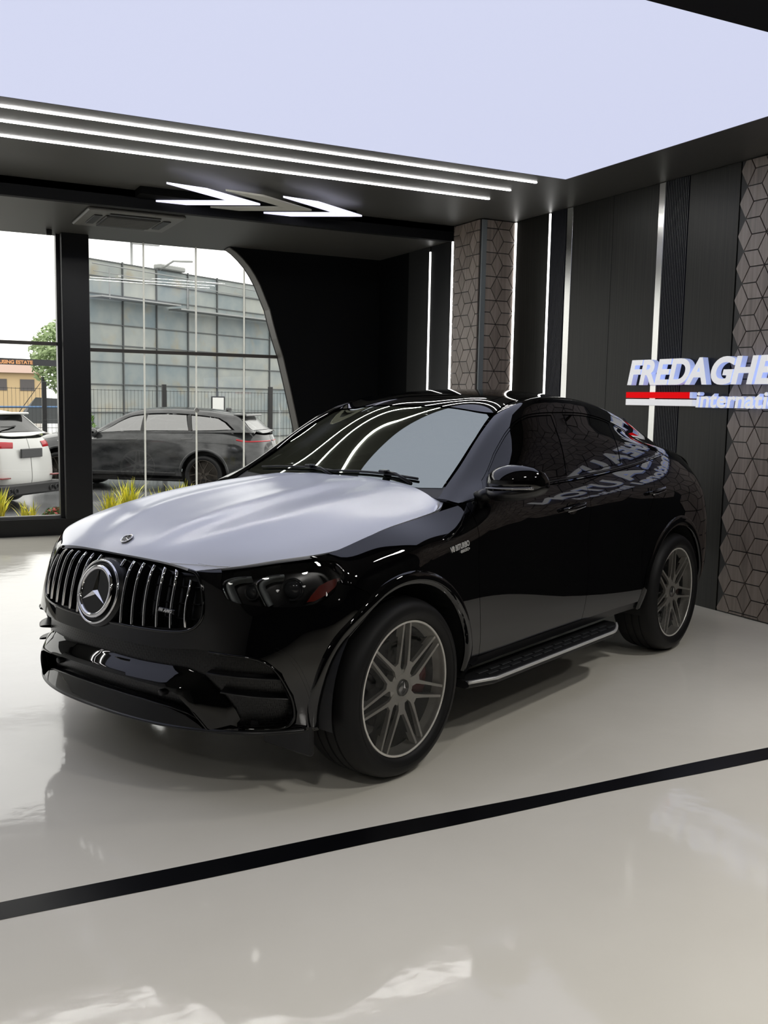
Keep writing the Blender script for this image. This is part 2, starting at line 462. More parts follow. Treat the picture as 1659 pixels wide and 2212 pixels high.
# local frame: rotated -90 deg about z: local +x -> world -y ; local -y -> world -x (into the room)
letters('FREDAGHE AUTON', .285, 1.55, .205, .0, .055, .22, 'letter', .03, .034, 'FREDAGHE')
letters('international limited', .178, .70, .018, .82, .045, .10, 'letter', .03, .024, 'internati')
m_red = pm('red_acrylic', (.45, .001, .002), .6, spec=.1, emit=(.9, .0, .003), estr=.6)
MB().bevbox(.0, .765, -.085, -.035, .085, .135, .003).build('red_bar', m_red, sign)['label'] = 'red bar'
MB().bevbox(.765, .80, -.085, -.035, .085, .135, .003).build('red_bar_end', m_ret, sign)
MB().bevbox(.0, .80, -.085, -.035, .022, .075, .003).build('white_bar', m_face, sign)

# ---- chevron lights and ceiling cassette
chev_box = tag(MB().box(2.06, 4.19, 8.95, 9.155, 3.417, CZ - .001).build('chevron_mount', pm('flat_black', (.0015, .0015, .0015), .8, spec=.1)), 'black box under the ceiling that carries the chevron lights', 'light mount')
m_chev_on = pm('chevron_lit', (.8, .8, .85), .4, emit=(.80, .80, 1.0), estr=1.05)
m_chev_off = pm('chevron_unlit', (.42, .41, .36), .4, emit=(.9, .88, .75), estr=.06)
def chevron(x, mat, label):
    Y = 8.79; z = 3.398; L = 1.0; hw = .42; w = .26
    P = [(x, Y), (x - L, Y - hw), (x - L + .06, Y - hw - .004), (x - w * .55 - L * .55 + .36, Y - hw * .62), (x - w, Y)]
    up = [(x, Y), (x - L, Y - hw), (x - L * .58, Y - hw * .50 + .006), (x - .30, Y)]
    # two tapering arms that meet at the apex
    a1 = [(x, Y), (x - L, Y - hw), (x - L + .03, Y - hw * 1.03), (x - .55, Y - hw * .86 + .02)]
    armA = [(x, Y), (x - .57, Y - .42), (x - .98, Y - .44), (x - .28, Y)]
    armB = [(x, Y), (x - .57, Y + .42), (x - .98, Y + .44), (x - .28, Y)]
    armA = [(x, Y), (x - .62, Y - .385), (x - .985, Y - .435), (x - .27, Y)]
    armB = [(x, Y), (x - .62, Y + .385), (x - .985, Y + .435), (x - .27, Y)]
    mb = MB(); mb.prism(armA, .016, z); mb.prism(armB, .016, z)
    o = mb.build('chevron_light', mat)
    return tag(o, label, 'light', 'chevron lights under the ceiling')
chevron(3.13, m_chev_on, 'lit white chevron light farthest left of the three arrows')
chevron(3.645, m_chev_off, 'dim beige chevron light between the two lit white ones')
chevron(4.175, m_chev_on, 'lit white chevron light at right end of the three arrows')
ac = thing('air_conditioner', 'square dark ceiling cassette air conditioner set in the window bay ceiling', 'air conditioner', (2.24, 10.28, 3.42))
m_ac = pm('cassette_grey', (.15, .147, .135), .45)
mb = MB(); mb.bevbox(-.475, .475, -.475, .475, -.035, -.0005, .012); mb.build('frame', m_ac, ac)
mb = MB(); mb.bevbox(-.27, .27, -.27, .27, -.052, -.0355, .006)
grl = mb.build('intake_grille', pm('cassette_dark', (.028, .027, .025), .5), ac)
mb = MB()
for k in range(13): mb.box(-.25, .25, -.25 + k * .04, -.238 + k * .04, -.058, -.0525)
mb.build('slats', m_ac, grl)
for k, (x0, x1, y0, y1) in enumerate(((-.25, .25, .30, .38), (-.25, .25, -.38, -.30), (.30, .38, -.25, .25), (-.38, -.30, -.25, .25))):
    MB().bevbox(x0, x1, y0, y1, -.046, -.0355, .004).build('air_vane', pm('cassette_black', (.012, .012, .012), .5), ac)
# small motion sensor at the window head
tag(MB().bevbox(1.60, 1.66, GY - .34, GY - .28, 3.36, 3.4195, .006).build('sensor', m_soft), 'tiny black sensor under the bay ceiling beside the window post', 'sensor')

# added fill lamps, out of view, brighten the near floor; shaped like recessed spots
FILL_W = 165.0
for (x, y) in ((-2.6, .9), (.0, .9), (2.5, 1.1), (4.7, 1.0), (4.7, 2.9), (.0, -1.7), (3.0, -1.7)):
    if True:
        d = thing('fill_lamp', 'small round fill lamp added in the ceiling above the near floor', 'ceiling light', (x, y, CZ - .002), 0, 'added fill lamps behind the near beam')
        MB().lathe([(.052, -.001), (.075, -.001), (.078, -.006), (.070, -.010), (.055, -.006), (.052, -.001)], 24, 'z').build('trim_ring', m_soft, d, True)
        MB().lathe([(0, -.0015), (.052, -.0015), (.052, -.0005), (0, -.0005)], 24, 'z').build('lens', pm('fill_lamp_lens', (.5, .5, .5), .4, emit=(1, .97, .92), estr=3.0), d)
        ld = bpy.data.lights.new('fill_spot', 'SPOT'); ld.energy = FILL_W; ld.spot_size = math.radians(140); ld.spot_blend = 1.0; ld.shadow_soft_size = .16; ld.color = (1.0, .97, .92)
        lo = bpy.data.objects.new('fill_spot', ld); COL.objects.link(lo); lo.parent = d; lo.location = (0, 0, -.02)

# =================================================================== BODY SURFACES OF THE BIG CAR (metres; x rearwards from front axle, y to its left, z up)
def ncs(t, P):
    """natural cubic spline: returns evaluator; t knots (n), P (n,...)"""
    t=np.asarray(t,float); P=np.asarray(P,float); n=len(t); sh=P.shape[1:]; Q=P.reshape(n,-1)
    h=np.diff(t); A=np.zeros((n,n)); b=np.zeros_like(Q); A[0,0]=A[-1,-1]=1
    for i in range(1,n-1):
        A[i,i-1]=h[i-1]; A[i,i]=2*(h[i-1]+h[i]); A[i,i+1]=h[i]
        b[i]=6*((Q[i+1]-Q[i])/h[i]-(Q[i]-Q[i-1])/h[i-1])
    Mx=np.linalg.solve(A,b)
    def ev(x):
        x=np.clip(np.asarray(x,float),t[0],t[-1]); k=np.clip(np.searchsorted(t,x,side='right')-1,0,n-2)
        d=(x-t[k]); hh=h[k]; e=hh-d
        D=d[:,None]; E_=e[:,None]; H=hh[:,None]
        r=Mx[k]*E_**3/(6*H)+Mx[k+1]*D**3/(6*H)+(Q[k]/H-Mx[k]*H/6)*E_+(Q[k+1]/H-Mx[k+1]*H/6)*D
        return r.reshape((len(x),)+sh)
    return ev
class Surf:
    """tensor spline; P[i,j] with knots u_i, v_j; dense cached grid then bicubic-free bilinear on fine grid"""
    def __init__(s,u,v,P,nu=500,nv=160):
        s.u=np.asarray(u,float); s.v=np.asarray(v,float)
        s.U=np.linspace(s.u[0],s.u[-1],nu); s.V=np.linspace(s.v[0],s.v[-1],nv)
        E1=ncs(s.u,P)(s.U)                       # (nu, nj, 3)
        s.G=ncs(s.v,E1.transpose(1,0,2))(s.V).transpose(1,0,2)   # (nu,nv,3)
        du=np.gradient(s.G,s.U,axis=0); dv=np.gradient(s.G,s.V,axis=1)
        s.DU=du; s.DV=dv
        n=np.cross(du,dv); s.N=n/np.maximum(np.linalg.norm(n,axis=2,keepdims=True),1e-9)
    def _bl(s,A,uv):
        uv=np.asarray(uv,float).reshape(-1,2)
        a=np.clip((uv[:,0]-s.U[0])/(s.U[1]-s.U[0]),0,len(s.U)-1.001); b=np.clip((uv[:,1]-s.V[0])/(s.V[1]-s.V[0]),0,len(s.V)-1.001)
        i=a.astype(int); j=b.astype(int); f=(a-i)[:,None]; g=(b-j)[:,None]
        return A[i,j]*(1-f)*(1-g)+A[i+1,j]*f*(1-g)+A[i,j+1]*(1-f)*g+A[i+1,j+1]*f*g
    def pos(s,uv): return s._bl(s.G,uv)
    def nor(s,uv):
        n=s._bl(s.N,uv); return n/np.maximum(np.linalg.norm(n,axis=1,keepdims=True),1e-9)
    def find(s,pts,axes=(0,1,2),umin=None,umax=None,vmin=None,vmax=None):
        """closest uv for points using the given coordinate axes"""
        iu=np.arange(len(s.U)); iv=np.arange(len(s.V))
        if umin is not None: iu=iu[s.U[iu]>=umin]
        if umax is not None: iu=iu[s.U[iu]<=umax]
        if vmin is not None: iv=iv[s.V[iv]>=vmin]
        if vmax is not None: iv=iv[s.V[iv]<=vmax]
        G=s.G[np.ix_(iu,iv)][:,:,list(axes)]; out=[]
        for p in np.asarray(pts,float):
            d=((G-p)**2).sum(2); k=np.unravel_index(d.argmin(),d.shape); uv=np.array([s.U[iu[k[0]]],s.V[iv[k[1]]]])
            hu=(s.U[1]-s.U[0]); hv=(s.V[1]-s.V[0])
            for _ in range(6):
                q=s.pos([uv])[0][list(axes)]; qa=s.pos([uv+[hu*.5,0]])[0][list(axes)]; qb=s.pos([uv+[0,hv*.5]])[0][list(axes)]
                qa2=s.pos([uv-[hu*.5,0]])[0][list(axes)]; qb2=s.pos([uv-[0,hv*.5]])[0][list(axes)]
                J=np.stack([(qa-qa2)/hu,(qb-qb2)/hv],1); st,*_=np.linalg.lstsq(J,p-q,rcond=None)
                st=np.clip(st,[-2*hu,-2*hv],[2*hu,2*hv]); uv=uv+st
                uv[0]=np.clip(uv[0],s.U[0],s.U[-1]); uv[1]=np.clip(uv[1],s.V[0],s.V[-1])
            out.append(uv)
        return np.array(out)
# rows bottom->top, per column list of (x,y,z)
XC=[-.862,-.880,-.888,-.868,-.835,-.803,-.765]; ZC=[.312,.40,.52,.66,.79,.895,.957]
PL=[(0,0),(.28,.019),(.50,.076),(.64,.145),(.75,.230),(.835,.338),(.895,.45)]
cols=[]
SY=[-.015,-.006,0,0,-.004,-.02,0]      # extra y tuck by row at corner
TOP=[(-.765,0,.957),(-.752,.27,.950),(-.722,.465,.936),(-.640,.59,.952),(-.56,.685,.976),(-.475,.753,.988),(-.395,.80,.995)]
for i,(y,dx) in enumerate(PL):
    c=[]
    k=i/6
    for j in range(6):
        yy=y*(1+SY[j]); xx=XC[j]+dx
        if j==5: yy=y*(1-.03*k); xx=XC[5]+dx*1.02
        c.append((xx,yy,ZC[j]+(-.014*k if j==0 else 0)+ (.03*k if j>=3 else 0)*(1 if j<6 else 0)))
    c.append(TOP[i]); cols.append(c)
def side(x,ys,zs): cols.append([(x,a,b) for a,b in zip(ys,zs)])
side(-.31,[.915,.945,.955,.957,.95,.910,.828],[.30,.40,.54,.69,.83,.935,1.006])
side(-.12,[.94,.975,.985,.985,.972,.93,.842],[.33,.42,.56,.71,.86,.965,1.048])
side(.10,[.945,.985,.992,.992,.98,.943,.832],[.34,.43,.57,.73,.885,.995,1.078])
side(.36,[.94,.972,.982,.982,.972,.945,.818],[.345,.44,.58,.75,.90,1.01,1.103])
side(.62,[.935,.958,.967,.968,.965,.952,.872],[.35,.45,.60,.76,.92,1.04,1.15])
side(1.10,[.93,.952,.962,.965,.966,.957,.905],[.35,.45,.60,.77,.935,1.065,1.187])
side(1.70,[.93,.952,.962,.965,.967,.960,.902],[.35,.45,.60,.77,.945,1.078,1.203])
side(2.20,[.935,.96,.968,.970,.970,.960,.885],[.35,.45,.60,.78,.955,1.093,1.226])
side(2.60,[.95,.983,.99,.988,.98,.955,.860],[.35,.45,.60,.78,.96,1.105,1.256])
side(2.935,[.955,.99,.998,.996,.985,.948,.825],[.35,.45,.60,.78,.965,1.115,1.285])
side(3.25,[.945,.98,.988,.985,.97,.925,.785],[.35,.45,.60,.78,.965,1.115,1.295])
side(3.52,[.91,.945,.957,.955,.938,.885,.745],[.34,.44,.59,.77,.95,1.10,1.262])
RC=[(.0,.86,-.30),(.0,.72,-.12),(.0,.45,-.03),(.0,.0,.0)]
XR=[4.0,4.06,4.08,4.07,4.05,4.02,3.985]; ZR=[.30,.42,.58,.76,.93,1.06,1.165]
for (q,y,dx) in RC:
    f=[.95,.985,1,1,.975,.92,.80]
    zz=list(ZR); 
    if y>.8: zz[6]=1.215
    elif y>.7: zz[6]=1.185
    cols.append([(XR[j]+dx*(1 if j<6 else .9),y*f[j],zz[j]) for j in range(7)])
PA=np.array(cols)                       # (ncol,7,3)
def chord(P,row): 
    d=np.linalg.norm(np.diff(P[:,row],axis=0),axis=1); return np.concatenate([[0],np.cumsum(d)])
uA=chord(PA,2)
mir=PA[1:][::-1]*np.array([1,-1,1])
PAf=np.concatenate([mir,PA]); uAf=np.concatenate([-uA[1:][::-1],uA])
vA=np.array([0,.10,.25,.42,.59,.71,.83])
A=Surf(uAf,vA,PAf,nu=1400,nv=140)
# ---- greenhouse sections at constant x: rows centre->belt
def gsec(x,zc,yi,zi,ym,zm,yr,zr,yb,zb):
    # centre (0,zc), 0.5*yi, inner edge (yi,zi), crest (ym,zm), dlo top (yr,zr), glass mid, belt (yb,zb)
    bul=.022
    return [(x,0,zc),(x,yi*.52,zc-(zc-zi)*.24),(x,yi,zi),(x,ym,zm),(x,yr,zr),(x,(yr+yb)/2+bul,(zr+zb)/2),(x,yb,zb)]
GS=[
gsec(.56,1.160,.735,1.154,.772,1.154,.80,1.150,.856,1.140),
gsec(.66,1.222,.715,1.212,.755,1.208,.785,1.200,.88,1.156),
gsec(.80,1.310,.69,1.290,.733,1.285,.765,1.265,.892,1.170),
gsec(1.00,1.435,.648,1.411,.695,1.407,.728,1.378,.902,1.182),
gsec(1.20,1.550,.610,1.523,.660,1.518,.697,1.484,.905,1.190),
gsec(1.36,1.622,.585,1.592,.638,1.584,.678,1.543,.904,1.194),
gsec(1.60,1.680,.570,1.645,.624,1.630,.664,1.580,.903,1.200),
gsec(1.90,1.704,.562,1.664,.615,1.645,.655,1.590,.896,1.212),
gsec(2.30,1.692,.550,1.648,.603,1.628,.643,1.572,.880,1.232),
gsec(2.70,1.632,.535,1.585,.588,1.565,.628,1.508,.852,1.264),
gsec(3.05,1.545,.522,1.498,.575,1.480,.615,1.425,.812,1.290),
gsec(3.35,1.445,.515,1.405,.568,1.390,.606,1.352,.772,1.285),
gsec(3.65,1.330,.515,1.300,.565,1.292,.600,1.278,.725,1.240),
gsec(3.98,1.170,.50,1.168,.54,1.168,.57,1.166,.63,1.165)]
PB=np.array(GS); 
mirB=PB[:,1:][:,::-1]*np.array([1,-1,1]); PBf=np.concatenate([mirB,PB],axis=1)
vb=np.array([0,.31,.60,.655,.70,.86,1.02]); vBf=np.concatenate([-vb[1:][::-1],vb])
B=Surf(PB[:,0,0],vBf,PBf,nu=500,nv=500)
# ---- hood
HX=[-.765,-.74,-.66,-.5,-.3,-.05,.2,.42,.58,.70]
HZ=[.957,.985,1.030,1.083,1.128,1.165,1.190,1.207,1.217,1.222]
HE=[(.47,.936,-.727),(.50,.939,-.70),(.60,.955,-.632),(.725,.983,-.512),(.829,1.006,-.305),(.842,1.057,-.05),(.826,1.088,.2),(.80,1.106,.42),(.775,1.122,.53),(.74,1.145,.60)]
PH=[]
fr=[0,.17,.265,.31,.37,.50,.60,.67,.75,.86,.94,1.0]
def hz(f):   # crown profile 0 centre..1 edge
    return 1-f**3.3
DOME=[.006,.008,.010,.006,-.001,.0,.004,.0005,-.003,-.002,0,0]
for (x,zc,(ye,ze,xe)) in zip(HX,HZ,HE):
    row=[]
    for k,f in enumerate(fr):
        xx=x+(xe-x)*f**2; amp=min(1,max(0,(x+.76)/.3))*min(1,max(0,(.75-x)/.3))
        row.append((xx,ye*f,ze+(zc-ze)*hz(f)+DOME[k]*amp))
    PH.append(row)
PH=np.array(PH); PHf=np.concatenate([PH[:,1:][:,::-1]*np.array([1,-1,1]),PH],axis=1)
vh=np.array(fr)*.84; vHf=np.concatenate([-vh[1:][::-1],vh]); uH=chord(PH,0)
H=Surf(uH,vHf,PHf,nu=220,nv=260)

# ------------------------------------------------------------------ panels cut out of a spline surface
def resample(poly, step, closed=True):
    P = np.asarray(poly, float); out = []
    n = len(P)
    for i in range(n if closed else n - 1):
        a, b = P[i], P[(i + 1) % n]; k = max(1, int(math.ceil(np.linalg.norm(b - a) / step)))
        for j in range(k): out.append(a + (b - a) * j / k)
    if not closed: out.append(P[-1])
    return np.array(out)
def smooth_poly(P, it=1, closed=True):
    """Chaikin corner rounding"""
    P = np.asarray(P, float)
    for _ in range(it):
        Q = []
        n = len(P)
        for i in range(n if closed else n - 1):
            a, b = P[i], P[(i + 1) % n]; Q += [a * .75 + b * .25, a * .25 + b * .75]
        if not closed: Q = [P[0]] + Q + [P[-1]]
        P = np.array(Q)
    return P
def area2(P): return 0.5 * np.sum(P[:, 0] * np.roll(P[:, 1], -1) - np.roll(P[:, 0], -1) * P[:, 1])
def inset_poly(P, d):
    if area2(P) < 0: P = P[::-1]
    a = np.roll(P, 1, 0); b = np.roll(P, -1, 0); t = b - a; t /= np.maximum(np.linalg.norm(t, axis=1, keepdims=True), 1e-9)
    return P + np.stack([-t[:, 1], t[:, 0]], 1) * d
def pip(pts, poly):
    x, y = pts[:, 0][:, None], pts[:, 1][:, None]; a = poly; b = np.roll(poly, -1, 0)
    c = ((a[:, 1] > y) != (b[:, 1] > y)); xi = (b[:, 0] - a[:, 0]) * (y - a[:, 1]) / np.where(np.abs(b[:, 1] - a[:, 1]) < 1e-12, 1e-12, b[:, 1] - a[:, 1]) + a[:, 0]
    return (np.sum(c & (x < xi), 1) % 2) == 1
def dist_poly(pts, poly, closed=True):
    a = poly if closed else poly[:-1]; b = np.roll(poly, -1, 0) if closed else poly[1:]
    ab = b - a; L = np.maximum((ab ** 2).sum(1), 1e-12); out = np.full(len(pts), 1e9)
    for k in range(0, len(pts), 2000):
        p = pts[k:k + 2000][:, None]; t = np.clip(((p - a) * ab).sum(2) / L, 0, 1)
        out[k:k + 2000] = np.sqrt((((a + ab * t[..., None]) - p) ** 2).sum(2)).min(1)
    return out
def fmirror(P, s): return P * np.array([1, s, 1])
def panel(name, S, poly, mat, parent, holes=(), step=.024, off=0.0, flange=.012, inset=.0018, mirror=False, out=(0, 0, 1), resamp=True, bstep=None, sub=None):
    """Trim surface S to a polygon in its (u,v) domain; returns one mesh object (smooth, exact normals, folded-in edge)"""
    bs = bstep or step * .7
    loops = []
    P = resample(poly, bs); P = inset_poly(P, inset); loops.append(P)
    for h in holes:
        Q = resample(h, bs); Q = inset_poly(Q, -inset); loops.append(Q)
    mn = P.min(0); mx = P.max(0)
    gx = np.arange(mn[0], mx[0] + step, step); gy = np.arange(mn[1], mx[1] + step, step)
    G = np.stack(np.meshgrid(gx, gy), -1).reshape(-1, 2); G[:, 0] += (np.round((G[:, 1] - mn[1]) / step) % 2) * step * .5
    k = pip(G, loops[0])
    for h in loops[1:]: k &= ~pip(G, h)
    G = G[k]
    for l in loops:
        if len(G): G = G[dist_poly(G, l) > step * .45]
    pts = np.concatenate(loops + [G]) if len(G) else np.concatenate(loops)
    edges = []; o = 0
    for l in loops:
        edges += [(o + i, o + (i + 1) % len(l)) for i in range(len(l))]; o += len(l)
    vs, es, fs, ov, oe, of = delaunay_2d_cdt([Vector(p) for p in pts], edges, [], 0, 1e-6)
    uv = np.array([tuple(v) for v in vs]); T = np.array([f for f in fs if len(f) == 3])
    cen = uv[T].mean(1); k = pip(cen, loops[0])
    for h in loops[1:]: k &= ~pip(cen, h)
    T = T[k]
    N = S.nor(uv); X = S.pos(uv)
    if callable(off):
        h = 2e-3; d0 = off(uv); du = (off(uv + [h, 0]) - off(uv - [h, 0])) / (2 * h); dv = (off(uv + [0, h]) - off(uv - [0, h])) / (2 * h)
        Tu = S._bl(S.DU, uv); Tv = S._bl(S.DV, uv)
    else:
        d0 = np.full(len(uv), float(off)); du = dv = None
    c = T[len(T) // 2]
    # outward sign
    ref = np.asarray(out, float); sg = 1.0 if (N.mean(0) @ ref) > 0 else -1.0
    N = N * sg
    if du is not None:
        nn = np.cross(Tu + N * du[:, None], Tv + N * dv[:, None]); nn /= np.maximum(np.linalg.norm(nn, axis=1, keepdims=True), 1e-9)
        nn *= np.where((nn * N).sum(1) < 0, -1, 1)[:, None]
    else: nn = N
    X = X + N * d0[:, None]
    # orient triangles outward
    fn = np.cross(X[T[:, 1]] - X[T[:, 0]], X[T[:, 2]] - X[T[:, 0]]); flip = (fn * N[T].mean(1)).sum(1) < 0
    T[flip] = T[flip][:, ::-1]
    ok = np.linalg.norm(fn, axis=1) > 1e-12; T = T[ok]
    faces = [tuple(int(i) for i in t) for t in T]
    # folded edge
    cnt = {}
    for t in faces:
        for i in range(3):
            e = (t[i], t[(i + 1) % 3]); cnt[e] = 1
    bd = [e for e in cnt if (e[1], e[0]) not in cnt]
    bv = sorted({i for e in bd for i in e}); mp = {v: len(X) + i for i, v in enumerate(bv)}
    XX = np.concatenate([X, X[bv] - N[bv] * flange]) if flange else X
    nf = len(faces)
    if flange:
        faces += [(b, a, mp[a], mp[b]) for a, b in bd]
    s = -1.0 if not mirror else 1.0            # car-left is local -y
    XX = fmirror(XX, s); nn = fmirror(nn, s)
    if s < 0: faces = [f[::-1] for f in faces]
    o = mesh_obj(name, XX, faces, mat, parent, True)
    ln = []
    for i, f in enumerate(faces):
        for v in f: ln.append(tuple(nn[v]) if i < nf else (0.0, 0.0, 0.0))
    # flange faces flat
    fl = [i < nf for i in range(len(faces))]
    o.data.polygons.foreach_set('use_smooth', fl)
    o.data.normals_split_custom_set(ln)
    return o
def ribbon(name, S, path, w, off0, off1, mat, parent, mirror=False, out=(0, 0, 1), smooth=True, vis=True, step=.015):
    """raised rounded bead following a (u,v) path, width w"""
    P = resample(path, step, False)
    t = np.gradient(P, axis=0); t /= np.linalg.norm(t, axis=1, keepdims=True); nrm = np.stack([-t[:, 1], t[:, 0]], 1)
    prof = [(-.5, off0), (-.36, off0 + (off1 - off0) * .75), (-.15, off1), (.15, off1), (.36, off0 + (off1 - off0) * .75), (.5, off0)]
    V = []
    Nn = S.nor(P); sg = 1.0 if (Nn.mean(0) @ np.asarray(out, float)) > 0 else -1.0
    for a, d in prof:
        uv = P + nrm * w * a; V.append(S.pos(uv) + S.nor(uv) * sg * d)
    V = np.stack(V, 1); n, m = V.shape[:2]
    F = [(i * m + j, (i + 1) * m + j, (i + 1) * m + j + 1, i * m + j + 1) for i in range(n - 1) for j in range(m - 1)]
    mb = MB(); mb.add(fmirror(V.reshape(-1, 3), 1 if mirror else -1), F)
    return mb.build(name, mat, parent, smooth)

# ------------------------------------------------------------------ car materials
m_paint = pm('gloss_black_paint', (.0018, .0018, .0022), .06, spec=.65)
bsdf(m_paint).inputs['Coat Weight'].default_value = .0
bsdf(m_paint).inputs['Roughness'].default_value = .015
m_film = pm('white_protective_film', (.85, .85, .86), .34, spec=.5, coat=.6)
bsdf(m_film).inputs['Coat Roughness'].default_value = .16
add_noise_color(m_film, (.80, .83, .92), (.84, .865, .945), scale=(2, 2, 2))
m_gloss = pm('piano_black_trim', (.002, .002, .002), .03)
m_trimblk = pm('satin_black_trim', (.004, .004, .0045), .32)
m_rub = pm('tyre_rubber', (.0055, .0055, .006), .55, spec=.3)
m_alloy = pm('machined_alloy', (.78, .76, .71), .40, .35)
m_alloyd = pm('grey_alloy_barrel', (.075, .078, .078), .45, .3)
m_silver = pm('bright_silver', (.75, .75, .74), .35, .3)
m_chr = pm('chrome', (.82, .82, .83), .05, 1.0)
m_mesh = pm('black_grille_mesh', (.006, .006, .0065), .35)
def mesh_pattern(m, sc=(48, 48, 95)):
    nt = m.node_tree; b = bsdf(m)
    tc = node(nt, 'ShaderNodeTexCoord'); mp = node(nt, 'ShaderNodeMapping'); mp.inputs['Scale'].default_value = sc
    mp.inputs['Rotation'].default_value = (0, 0, 0)
    nt.links.new(tc.outputs['Object'], mp.inputs['Vector'])
    sx = node(nt, 'ShaderNodeSeparateXYZ'); nt.links.new(mp.outputs[0], sx.inputs[0])
    cb_ = node(nt, 'ShaderNodeCombineXYZ'); nt.links.new(sx.outputs['Y'], cb_.inputs[0]); nt.links.new(sx.outputs['Z'], cb_.inputs[1])
    br = node(nt, 'ShaderNodeTexBrick'); br.inputs['Scale'].default_value = 1.0; br.inputs['Mortar Size'].default_value = .13; br.inputs['Mortar Smooth'].default_value = .3
    br.inputs['Brick Width'].default_value = 1.0; br.inputs['Row Height'].default_value = 1.0
    br.inputs['Color1'].default_value = (.0015, .0015, .0015, 1); br.inputs['Color2'].default_value = (.0015, .0015, .0015, 1); br.inputs['Mortar'].default_value = (.009, .009, .0095, 1)
    nt.links.new(cb_.outputs[0], br.inputs['Vector']); nt.links.new(br.outputs['Color'], b.inputs['Base Color'])
    bp = node(nt, 'ShaderNodeBump'); bp.inputs['Strength'].default_value = .8; bp.inputs['Distance'].default_value = .01
    nt.links.new(br.outputs['Fac'], bp.inputs['Height']); nt.links.new(bp.outputs[0], b.inputs['Normal'])
mesh_pattern(m_mesh)
m_ws = glass_mat('windscreen_glass', (.34, .37, .35), 0.0, (.93, 1.0, .88), 5.0)
m_sg = glass_mat('privacy_glass', (.035, .035, .038), 0.0, .9, 1.5)
m_lens = glass_mat('headlight_lens', (.88, .88, .88), 0.0, 1.0, 1.5)
m_cabin = pm('cabin_black', (.010, .010, .011), .6)

CO = (1.534489, 4.471716, 0.0); CR = .4247619
car = thing('car', 'glossy black coupe SUV with white film on its bonnet, parked in the showroom', 'car', CO, CR)

# ------------------------------------------------------------------ outlines in the surfaces' own coordinates
def half(P): return [(-u, v) for u, v in reversed(P)]
def uvx(x, v): return None
def A_side(pts, **k):                       # (x,z) side view -> uv on the left flank
    return A.find([(x, z) for x, z in pts], axes=(0, 2), umin=.95, umax=5.6)
def ring(cx, cz, r, a0, a1, n): return [(cx + r * math.cos(math.radians(a0 + (a1 - a0) * i / n)), cz + r * math.sin(math.radians(a0 + (a1 - a0) * i / n))) for i in range(n + 1)]
FC = (.030, .385); RC_ = (2.945, .385); AR = .462
HLD = [(.603, .70), (.608, .752), (.655, .775), (.72, .785), (.834, .795), (.95, .795), (1.05, .79), (1.12, .785), (1.174, .772), (1.196, .745), (1.170, .714), (1.113, .678), (1.074, .634), (1.037, .600), (.996, .583), (.928, .582), (.838, .588), (.749, .598), (.681, .611), (.638, .626), (.615, .655)]
GR = [(.470, .815), (.492, .78), (.497, .73), (.535, .64), (.556, .575), (.552, .515), (.515, .468), (.44, .453), (.30, .452), (.15, .456), (0, .460)]
GR = [tuple(p) for p in smooth_poly(GR, 2, False)]
O1T = [(0, .380), (.2, .374), (.42, .371), (.55, .380), (.61, .374), (.682, .365), (.769, .356), (.836, .334), (.899, .283), (.949, .173), (.961, .084), (.953, .037), (.921, .012), (.839, .008), (.75, .010)]
O1B = [(.724, .036), (.709, .076), (.645, .179), (.574, .258), (.494, .284), (.43, .289), (.25, .289), (0, .298)]
O2T = [(0, .216), (.213, .212), (.432, .192), (.477, .174), (.523, .114), (.566, .05)]
O2B = [(.556, .032), (.50, .058), (.422, .077), (.28, .092), (.115, .098), (0, .098)]
archF = A_side(ring(*FC, AR, 208, -12, 44)); archR = A_side(ring(*RC_, AR, 192, -12, 44))
# front arch: front part belongs to bumper (up to the seam), rest to the wing
seam = [(1.083, .672), (1.217, .645), (1.288, .600)]
k_s = int(np.argmin(np.hypot(archF[:, 0] - 1.325, archF[:, 1] - .56)))
arch_b = [tuple(a) for a in archF[:k_s + 1]]; arch_f = [tuple(a) for a in archF[k_s:]]
# bumper outline (left half), from bottom centre-left leg round to top centre
bl = [(.715, 0.0)] + [(max(.98, arch_b[0][0] - .06), 0.0)] + arch_b + seam[::-1]
hl_low = HLD[12:] + [HLD[0], HLD[1]]                # lower outline, outer -> inner, up to inner top
bl += [(1.083, .672)] + hl_low + [(.62, .83), (.492, .83)] + GR[1:]
bumper_half = bl[:]
left_outer = O1T[:0:-1]                              # from (.74,.016) up to (.2,.372)
# walk: start top centre of O1, along O1T outward to (.74,.016), to (.70,0), bumper outline up to grille bottom centre
half_loop = O1T + bumper_half
full_loop = half_loop + [(-u, v) for u, v in half_loop[::-1]][1:-1]
front_out = (-1, 0, 0)
def flare_off(uv):
    """wheel arches swell outwards smoothly"""
    return np.zeros(len(uv))
bump = panel('front_bumper', A, full_loop, m_paint, car, step=.022, flange=.045, inset=.0015, out=front_out)
# wing blade across the lower front
wing_half = O1B[::-1] + [(.712, .0), (.600, .0), (.566, .05)] + O2T[:-1][::-1]
wing_loop = wing_half + [(-u, v) for u, v in wing_half[::-1]][1:-1]
pO1 = resample(np.array([(-u, v) for u, v in O1B] + O1B[::-1][1:] if False else [(-u, v) for u, v in O1B][:-1] + O1B[::-1]), .02, False)
pO2 = resample(np.array([(-u, v) for u, v in O2T[::-1]][:-1] + O2T + [(.60, 0)]), .02, False)
pO2 = np.concatenate([[(-.60, 0)], pO2])
def wing_off(uv):
    a = dist_poly(uv, pO1, False); b = dist_poly(uv, pO2, False); t = b / np.maximum(a + b, 1e-6)
    return .014 - .060 * t ** 1.2
panel('bumper_wing', A, wing_loop, m_gloss, car, step=.02, off=wing_off, flange=.04, inset=.001, out=front_out)
